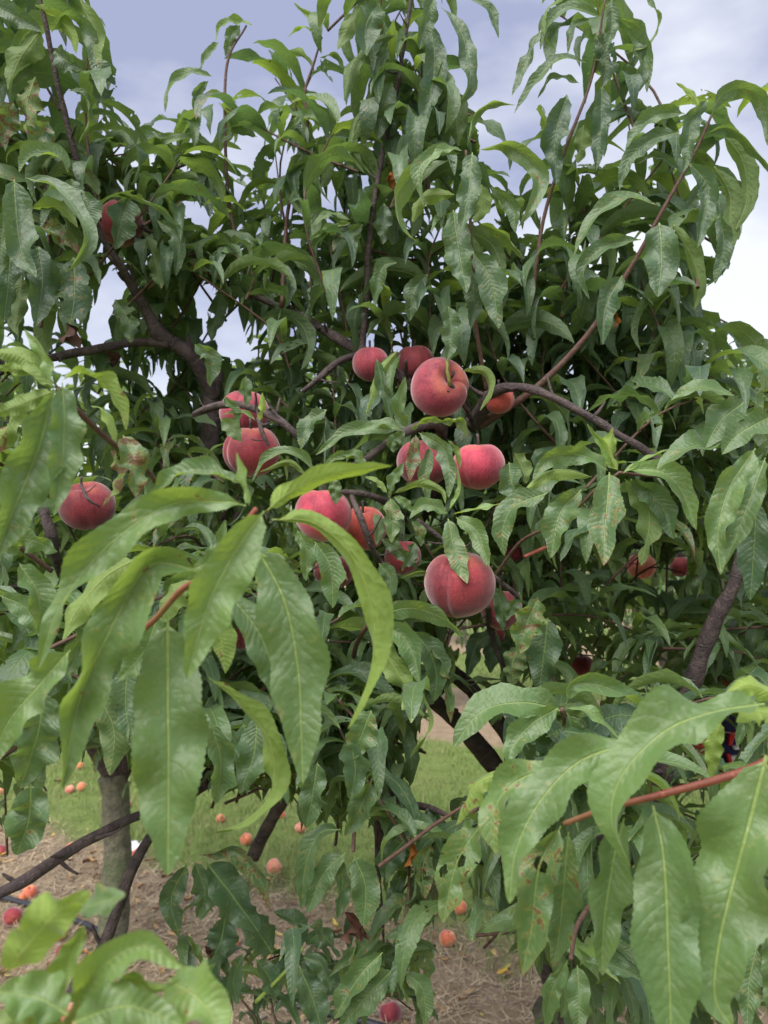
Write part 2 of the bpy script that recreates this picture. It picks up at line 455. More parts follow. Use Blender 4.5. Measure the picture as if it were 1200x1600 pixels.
def _warp(n, near, far):
    t = np.linspace(-1, 1, n)
    return np.sign(t) * (np.abs(t) * near + np.abs(t) ** 7 * (far - near))
def relief(x, y):
    return (0.016 * np.sin(x * 5.1 + 1.3 * np.sin(y * 3.7)) * np.sin(y * 4.3 + 0.8) + 0.010 * np.sin(x * 13.1 + y * 7.7)
            + 0.008 * np.sin(x * 9.2 - y * 17.0 + 1.0))
gx = _warp(151, 6.5, 400.0); gy = _warp(151, 6.5, 400.0) + 3.0
GX, GY = np.meshgrid(gx, gy)
fade = np.exp(-(np.hypot(GX, GY - 3) / 7.0) ** 2)
GZ = relief(GX, GY) * fade - 0.004
nv = 151
idx = np.arange(nv * nv).reshape(nv, nv)
gf = np.stack([idx[:-1, :-1], idx[:-1, 1:], idx[1:, 1:], idx[1:, :-1]], -1).reshape(-1, 4)
ground = link_mesh('ground', np.stack([GX, GY, GZ], -1), gf, [ground_material()])
tag(ground, kind='structure')

def gz(x, y):
    return float(relief(x, y) * math.exp(-(math.hypot(x, y - 3) / 7.0) ** 2) - 0.004)

def row_dist(x, y):
    s = y + 0.5 * x
    return np.abs(np.mod(s - ROW_A + ROW_P / 2, ROW_P) - ROW_P / 2)

def strips(name, P, D, L, W, H, mat, bend, kindlabel, segs=2, seed=1):
    """many thin bent blades: P base (N,3), D unit direction (N,3)"""
    r = np.random.default_rng(seed)
    N = len(P)
    side = np.cross(D, np.array([0, 0, 1.0])); nn = np.linalg.norm(side, axis=1, keepdims=True)
    side = np.where(nn > 1e-3, side / np.maximum(nn, 1e-3), np.array([1.0, 0, 0]))
    V = np.zeros((N, segs + 1, 2, 3))
    for k in range(segs + 1):
        t = k / segs
        c = P + D * (L * t)[:, None] + bend * (t * t)
        w = (W * (1 - 0.85 * t * t))[:, None] * 0.5
        V[:, k, 0] = c - side * w; V[:, k, 1] = c + side * w
    V = V.reshape(-1, 3)
    base = (np.arange(N) * (segs + 1) * 2)[:, None, None]
    q = np.array([[2 * k, 2 * k + 1, 2 * k + 3, 2 * k + 2] for k in range(segs)])[None]
    F = (base + q).reshape(-1, 4)
    o = link_mesh(name, V, F, [mat], smooth=False)
    tag(o, kindlabel[0], kindlabel[1], kind='stuff')
    return o

def grass_material():
    m, nt = new_mat('grass_blade'); b = NB(nt)
    geo = b.n('ShaderNodeNewGeometry')
    rnd = geo.outputs['Random Per Island']
    n = b.noise(geo.outputs['Position'], 2.5, 3)
    col = b.mix(rnd, (0.130, 0.225, 0.045), (0.280, 0.360, 0.095))
    col = b.mix(b.ramp(n, 0.45, 0.7, 0, 0.6), col, (0.26, 0.25, 0.11))
    col = b.mix(b.math('GREATER_THAN', rnd, 0.86), col, (0.30, 0.26, 0.13))
    pr = b.n('ShaderNodeBsdfPrincipled'); pr.inputs['Roughness'].default_value = 0.6
    nt.links.new(col, pr.inputs['Base Color'])
    tr = b.n('ShaderNodeBsdfTranslucent'); nt.links.new(col, tr.inputs[0])
    ms = b.n('ShaderNodeMixShader'); ms.inputs[0].default_value = 0.35
    nt.links.new(pr.outputs[0], ms.inputs[1]); nt.links.new(tr.outputs[0], ms.inputs[2])
    o = b.n('ShaderNodeOutputMaterial'); nt.links.new(ms.outputs[0], o.inputs[0])
    return m
def straw_material():
    m, nt = new_mat('dry_straw'); b = NB(nt)
    geo = b.n('ShaderNodeNewGeometry'); rnd = geo.outputs['Random Per Island']
    col = b.mix(rnd, (0.155, 0.102, 0.062), (0.64, 0.51, 0.33))
    pr = b.n('ShaderNodeBsdfPrincipled'); pr.inputs['Roughness'].default_value = 0.8
    nt.links.new(col, pr.inputs['Base Color'])
    o = b.n('ShaderNodeOutputMaterial'); nt.links.new(pr.outputs[0], o.inputs[0])
    return m

# grass between the rows and along their margins
def scatter(n, x0, x1, y0, y1, keep):
    r = np.random.default_rng(n)
    out = []
    tot = 0
    while tot < n:
        x = r.uniform(x0, x1, n); y = r.uniform(y0, y1, n)
        k = keep(x, y, r)
        out.append(np.stack([x[k], y[k]], 1)); tot += k.sum()
    return np.vstack(out)[:n]
def gkeep(x, y, r):
    d = row_dist(x, y) + 0.18 * np.sin(x * 3.1 + y * 2.3) + 0.10 * np.sin(x * 9 - y * 5)
    inview = np.abs(x) < 0.62 * y + 0.8
    pr = np.clip((d - ROW_H + 0.12) / 0.25, 0.010, 1)
    return inview & (r.random(len(x)) < pr)
G = scatter(70000, -6, 6, 1.8, 8.2, gkeep)
G2 = scatter(26000, -9, 9, 8.2, 15, gkeep)
def blades(name, G, wmul, seed, label):
    r = np.random.default_rng(seed); N = len(G)
    z = relief(G[:, 0], G[:, 1]) * np.exp(-(np.hypot(G[:, 0], G[:, 1] - 3) / 7.0) ** 2) - 0.008
    a = r.uniform(0, 2 * np.pi, N); tilt = r.uniform(0.1, 0.75, N)
    D = np.stack([np.cos(a) * np.sin(tilt), np.sin(a) * np.sin(tilt), np.cos(tilt)], 1)
    L = r.uniform(0.025, 0.085, N) * (1 + 0.5 * np.sin(G[:, 0] * 4) * np.sin(G[:, 1] * 3)) * wmul ** 0.4
    bend = np.stack([np.cos(a), np.sin(a), -0.6 * np.ones(N)], 1) * (L * r.uniform(0.1, 0.5, N))[:, None]
    return strips(name, np.column_stack([G, z]), D, L, r.uniform(0.0025, 0.005, N) * wmul, None, M_GRASS, bend, (label, 'grass'), 2, seed)
M_GRASS = grass_material(); M_STRAW = straw_material()
blades('grass', G, 1.0, 3, 'short green grass growing between the rows of peach trees')
blades('grass', G2, 2.4, 4, 'far green grass seen beyond the first grass alley')

def skeep(x, y, r):
    d = row_dist(x, y)
    return (np.abs(x) < 0.62 * y + 0.5) & (r.random(len(x)) < np.clip((ROW_H + 0.25 - d) / 0.3, 0, 1) * (0.35 + 0.65 * (np.sin(x * 2.7 + 1) * np.sin(y * 3.3) > -0.35)))
S = scatter(26000, -4, 4, 1.5, 5.2, skeep)
_r = np.random.default_rng(9); N = len(S)
z = relief(S[:, 0], S[:, 1]) * np.exp(-(np.hypot(S[:, 0], S[:, 1] - 3) / 7.0) ** 2) + _r.uniform(0.000, 0.012, N)
a = _r.uniform(0, 2 * np.pi, N); el = _r.uniform(-0.05, 0.28, N)
D = np.stack([np.cos(a) * np.cos(el), np.sin(a) * np.cos(el), np.sin(el)], 1)
L = _r.uniform(0.02, 0.11, N)
bend = np.stack([np.cos(a + 1.57), np.sin(a + 1.57), -0.5 * np.ones(N)], 1) * (L * _r.uniform(-0.3, 0.3, N))[:, None]
strips('straw', np.column_stack([S, z]), D, L, _r.uniform(0.0015, 0.0036, N), None, M_STRAW, bend, ('dry straw and dead grass mulch on the bare soil under the trees', 'straw'), 2, 5)

# small dead leaf scraps lying in the straw
C0 = scatter(900, -3.5, 3.5, 1.7, 5.4, lambda x, y, r: (np.abs(x) < 0.62 * y + 0.5) & ((row_dist(x, y) < ROW_H + 0.1) | (r.random(len(x)) < 0.04)))
_r = np.random.default_rng(31); n_ = len(C0)
zz = relief(C0[:, 0], C0[:, 1]) * np.exp(-(np.hypot(C0[:, 0], C0[:, 1] - 3) / 7.0) ** 2) + _r.uniform(0.004, 0.015, n_)
aa = _r.uniform(0, 6.28, n_); L_ = _r.uniform(0.010, 0.038, n_)
gx_, gy_ = np.meshgrid(np.linspace(-1, 1, 3), np.linspace(-1, 1, 4))
lx = gx_.ravel()[None] * (1 - np.abs(gy_.ravel()[None]) ** 2 * 0.7) * (L_ * 0.28)[:, None]; ly = gy_.ravel()[None] * (L_ * 0.8)[:, None]
lz = (np.abs(gx_.ravel())[None] * _r.uniform(-0.2, 0.5, (n_, 1)) + gy_.ravel()[None] ** 2 * _r.uniform(-0.1, 0.4, (n_, 1))) * L_[:, None]
V = np.stack([C0[:, :1] + lx * np.cos(aa)[:, None] - ly * np.sin(aa)[:, None], C0[:, 1:] + lx * np.sin(aa)[:, None] + ly * np.cos(aa)[:, None], zz[:, None] + lz], -1).reshape(-1, 3)
q_ = np.array([[3 * j + i, 3 * j + i + 1, 3 * j + i + 4, 3 * j + i + 3] for j in range(3) for i in range(2)])
F = (q_[None] + (np.arange(n_) * 12)[:, None, None]).reshape(-1, 4)
def litter_material():
    m, nt = new_mat('litter'); b = NB(nt)
    geo = b.n('ShaderNodeNewGeometry'); rnd = geo.outputs['Random Per Island']
    col = b.mix(rnd, (0.10, 0.045, 0.022), (0.42, 0.27, 0.12))
    col = b.mix(b.math('GREATER_THAN', rnd, 0.93), col, (0.55, 0.42, 0.10))
    pr = b.n('ShaderNodeBsdfPrincipled'); pr.inputs['Roughness'].default_value = 0.7
    nt.links.new(col, pr.inputs['Base Color'])
    o = b.n('ShaderNodeOutputMaterial'); nt.links.new(pr.outputs[0], o.inputs[0])
    return m
tag(link_mesh('leaf_litter', V, F, [litter_material()]), 'brown scraps of dead leaves strewn over soil and straw', 'leaf litter', kind='stuff')

# pebbles and crumbs of soil
C0 = scatter(2600, -3.5, 3.5, 1.7, 5.0, skeep)
_r = np.random.default_rng(12)
ico = np.array([[0, 0, 1], [0.9, 0, 0.1], [0, 0.9, 0], [-0.9, 0.1, 0], [0, -0.9, 0.1], [0, 0, -0.8]], float)
icf = np.array([[0, 1, 2], [0, 2, 3], [0, 3, 4], [0, 4, 1], [5, 2, 1], [5, 3, 2], [5, 4, 3], [5, 1, 4]])
sz = _r.uniform(0.002, 0.009, len(C0)) * _r.choice([1, 1, 1.6], len(C0))
zz = relief(C0[:, 0], C0[:, 1]) * np.exp(-(np.hypot(C0[:, 0], C0[:, 1] - 3) / 7.0) ** 2)
V = ico[None] * sz[:, None, None] * _r.uniform(0.6, 1.3, (len(C0), 6, 1)) + np.column_stack([C0, zz])[:, None]
F = (icf[None] + (np.arange(len(C0)) * 6)[:, None, None]).reshape(-1, 3)
tag(link_mesh('pebbles', V, F, [simple_mat('pebble', (0.30, 0.26, 0.22), 0.9, 12, 0.9)], smooth=False),
    'small stones and clods scattered over the bare soil', 'pebbles', kind='stuff')

# ------------------------------------------------------------------ tubes (branches)
def tube(name, pts, radii, mat, parent, sides=10, jitter=0.0, step=0.012, seed=0, label=None, cap=True):
    """pts: world points; radii at each; makes a knobbly tapering tube as one mesh"""
    r = np.random.default_rng(seed + len(pts) * 31)
    pts = np.asarray(pts, float)
    seg = np.linalg.norm(np.diff(pts, axis=0), axis=1); s = np.concatenate([[0], np.cumsum(seg)])
    n = int(min(160, max(6, s[-1] / step)))
    C = catmull(pts, n)
    R = np.interp(np.linspace(0, 1, n), s / s[-1], radii)
    if jitter:
        sm_ = lambda q: np.apply_along_axis(lambda z_: np.convolve(np.pad(z_, 4, 'edge'), np.hanning(11)[1:-1] / np.hanning(11).sum(), 'valid'), 0, q)
        kn = np.sin(np.linspace(0, s[-1] * 120, n) + r.uniform(0, 6)) * 0.5 + sm_(r.normal(0, 2.2, n))
        C = C + sm_(r.normal(0, 1, C.shape)) * (R * jitter * 0.6)[:, None]
        R = R * (1 + jitter * 0.16 * kn)
    T = np.gradient(C, axis=0); T /= np.maximum(np.linalg.norm(T, axis=1, keepdims=True), 1e-9)
    up = np.array([0.13, 0.2, 0.97]); A = np.cross(T, up); A /= np.maximum(np.linalg.norm(A, axis=1, keepdims=True), 1e-6)
    for i in range(1, n):
        if np.dot(A[i], A[i - 1]) < 0: A[i] = -A[i]
    B = np.cross(T, A)
    th = np.linspace(0, 2 * np.pi, sides, endpoint=False)
    rr = R[:, None] * (1 + (sm_(r.normal(0, jitter * 0.22, (n, sides))) if jitter else 0))
    V = C[:, None] + rr[..., None] * (np.cos(th)[None, :, None] * A[:, None] + np.sin(th)[None, :, None] * B[:, None])
    V = V.reshape(-1, 3)
    i0 = np.arange(n - 1)[:, None] * sides + np.arange(sides)[None]
    i1 = np.arange(n - 1)[:, None] * sides + (np.arange(sides)[None] + 1) % sides
    F = np.stack([i0, i1, i1 + sides, i0 + sides], -1).reshape(-1, 4)
    V = np.vstack([V, C[:1] - T[:1] * R[0] * 0.3, C[-1:] + T[-1:] * R[-1] * 0.5])
    k = len(V)
    capf = []
    for j in range(sides):
        capf.append([k - 2, (j + 1) % sides, j, j]); capf.append([k - 1, (n - 1) * sides + j, (n - 1) * sides + (j + 1) % sides, (n - 1) * sides + (j + 1) % sides])
    me = bpy.data.meshes.new(name)
    allf = [tuple(int(x) for x in f) for f in F] + [tuple(int(x) for x in f[:3]) for f in capf]
    me.from_pydata([tuple(map(float, v)) for v in V], [], allf)
    me.materials.append(mat)
    uvl = me.uv_layers.new(name='bark_uv')
    lv = np.zeros(len(me.loops), dtype=np.int32); me.loops.foreach_get('vertex_index', lv)
    ring = np.minimum(lv // sides, n - 1); ang = lv % sides
    uv = np.stack([np.sin(ang / sides * np.pi), ring / (n - 1) * s[-1] * 1.0], 1)
    uvl.data.foreach_set('uv', uv.astype(np.float32).ravel())
    me.polygons.foreach_set('use_smooth', np.full(len(me.polygons), True))
    ob = bpy.data.objects.new(name, me); COL.objects.link(ob)
    if parent is not None: keep_world(ob, parent)
    if label: ob['label'] = label
    return ob

# ------------------------------------------------------------------ leaves
UC = {7: np.array([-1, -0.66, -0.3, 0, 0.3, 0.66, 1.0]), 5: np.array([-1, -0.5, 0, 0.5, 1.0]), 3: np.array([-1, 0, 1.0])}
def wprofile(t):
    w = np.sin(np.pi * np.clip(t, 0, 1) ** 0.90) ** 0.64 * (1 - 0.25 * np.clip((t - 0.60) / 0.40, 0, 1))
    w = np.where(t < 0.07, np.maximum(0.045, w * np.clip((t - 0.02) / 0.05, 0, 1)), w)
    return np.maximum(w, 0.012)

class Leaves:
    """a batch of leaf blades: centre lines, side and normal vectors, widths"""
    def __init__(s): s.parts = []
    def add(s, C, S, Nn, W, tint, holes, cols, fold, ruf, rufN, phase, curl):
        s.parts.append((C, S, Nn, W, tint, holes, cols, fold, ruf, rufN, phase, curl))

def blade_verts(C, S, Nn, W, cols, fold, ruf, rufN, phase, curl, rng_):
    """C,S,Nn (N,R,3); W half-width (N,); returns verts (N,R,K,3), u, v, edge"""
    N, R, _ = C.shape
    u = UC[cols][None, None, :]
    t = np.linspace(0, 1, R)[None, :, None]
    wp = wprofile(t)
    w = W[:, None, None] * wp
    if R > 30:   # serrated margin on the nearest leaves
        saw = (np.arange(R) % 2)[None, :, None]
        w = w * (1 + np.where(np.abs(u) > 0.9, 0.022 * (saw - 0.5) * 2, 0.0)) * (1 + 0.03 * np.sin(t * 23 + phase[:, None, None]))
    else:
        w = w * (1 + np.where(np.abs(u) > 0.9, rng_.normal(0, 0.05, (N, R, 1)), 0.0))
    au = np.abs(u)
    w = w * (1 + 0.062 * np.sin(t * 15 + phase[:, None, None] + np.sign(u) * 1.9) * np.abs(u) + 0.05 * np.sin(t * 27 + 2.3 * phase[:, None, None] - np.sign(u)) * np.abs(u))
    fold = fold[:, None, None]
    lateral = u * np.cos(fold * au ** 0.5) * (1 - 0.12 * curl[:, None, None] ** 2 * au ** 2)
    ph = phase[:, None, None]
    rz = ruf[:, None, None] * au ** 1.6 * np.sin(2 * np.pi * rufN[:, None, None] * t + ph + np.sign(u) * 1.1) * np.clip(np.sin(np.pi * t) * 1.6, 0, 1)
    rz = rz * (1 + 0.5 * np.sin(2 * np.pi * rufN[:, None, None] * 0.43 * t + ph * 3))
    hz = au * np.sin(fold) + curl[:, None, None] * au ** 2 + rz
    P = C[:, :, None, :] + S[:, :, None, :] * (w * lateral)[..., None] + Nn[:, :, None, :] * (w * hz)[..., None]
    U = np.broadcast_to(u * wp, (N, R, cols)); Vv = np.broadcast_to(t, (N, R, cols)); E = np.broadcast_to(au, (N, R, cols))
    return P, U, Vv, E

def mesh_from_leaves(name, P, U, Vv, E, tint, holes, parent=None):
    N, R, K, _ = P.shape
    idx = np.arange(R * K).reshape(R, K)
    f = np.stack([idx[:-1, :-1], idx[:-1, 1:], idx[1:, 1:], idx[1:, :-1]], -1).reshape(-1, 4)
    F = (f[None] + (np.arange(N) * R * K)[:, None, None]).reshape(-1, 4)
    mi = np.repeat(holes.astype(np.int32), len(f))
    me_ob = link_mesh(name, P, F, [M_LEAF, M_LEAFH], None, True, mi)
    me = me_ob.data
    uvl = me.uv_layers.new(name='leaf_uv')
    uv = np.stack([U.reshape(-1), Vv.reshape(-1)], 1).astype(np.float32)
    uvl.data.foreach_set('uv', uv[F.ravel()].ravel())
    ca = me.attributes.new('leaf_tint', 'FLOAT_COLOR', 'POINT')
    tc = np.repeat(np.column_stack([tint, np.ones(N)]), R * K, axis=0).astype(np.float32)
    ca.data.foreach_set('color', tc.ravel())
    ea = me.attributes.new('leaf_edge', 'FLOAT', 'POINT')
    ea.data.foreach_set('value', E.reshape(-1).astype(np.float32))
    if parent is not None: keep_world(me_ob, parent)
    return me_ob

CAMP = np.array([0, 0, CAM_H])
def hero_leaf(pts, d0, d1, wpx, roll, rows):
    """leaf traced along its midrib; returns centre line, side, normal, half width"""
    n = len(pts)
    P = []
    for i, p in enumerate(pts):
        t = i / (n - 1)
        d = d0 + (d1 - d0) * t
        P.append(at(p[0], p[1], d))
    C = catmull(P, rows)
    # the petiole runs back from the traced base
    T = np.gradient(C, axis=0); T /= np.linalg.norm(T, axis=1, keepdims=True)
    V = CAMP - C; V /= np.linalg.norm(V, axis=1, keepdims=True)
    S = np.cross(T, V); S /= np.maximum(np.linalg.norm(S, axis=1, keepdims=True), 1e-6)
    Nn = np.cross(S, T)
    sd = (abs(pts[0][0] * 7.3 + pts[-1][1] * 3.1) % 6.28)
    tt = np.linspace(0, 1, rows)
    r = np.radians(np.interp(tt, np.linspace(0, 1, len(roll)), roll) + (7 if d0 < 0.7 else 15) * np.sin(tt * 7.5 + sd) + 7 * np.sin(tt * 17 + sd * 2))[:, None]
    S2 = S * np.cos(r) + Nn * np.sin(r); N2 = Nn * np.cos(r) - S * np.sin(r)
    W = wpx * (0.50 if d0 < 0.7 else 0.58) * (d0 + d1) / 2 / FPX
    return C, S2, N2, W

def generic_leaves(base, az, e0, bend, L, W, roll0, roll1, rows, daz):
    """arching, drooping leaves. returns C,S,N"""
    N = len(base)
    t = np.linspace(0, 1, rows)[None]
    e = e0[:, None] - bend[:, None] * (1 - (1 - t) ** 1.25)
    a = az[:, None] + daz[:, None] * t
    T = np.stack([np.cos(e) * np.cos(a), np.cos(e) * np.sin(a), np.sin(e)], -1)
    ds = (L / (rows - 1))[:, None, None]
    C = base[:, None] + np.concatenate([np.zeros((N, 1, 3)), np.cumsum(0.5 * (T[:, 1:] + T[:, :-1]) * ds, 1)], 1)
    Nn = np.stack([-np.sin(e) * np.cos(a), -np.sin(e) * np.sin(a), np.cos(e)], -1)
    S = np.cross(T, Nn)
    r = (roll0[:, None] + (roll1 - roll0)[:, None] * t)[..., None]
    return C, S * np.cos(r) + Nn * np.sin(r), Nn * np.cos(r) - S * np.sin(r)

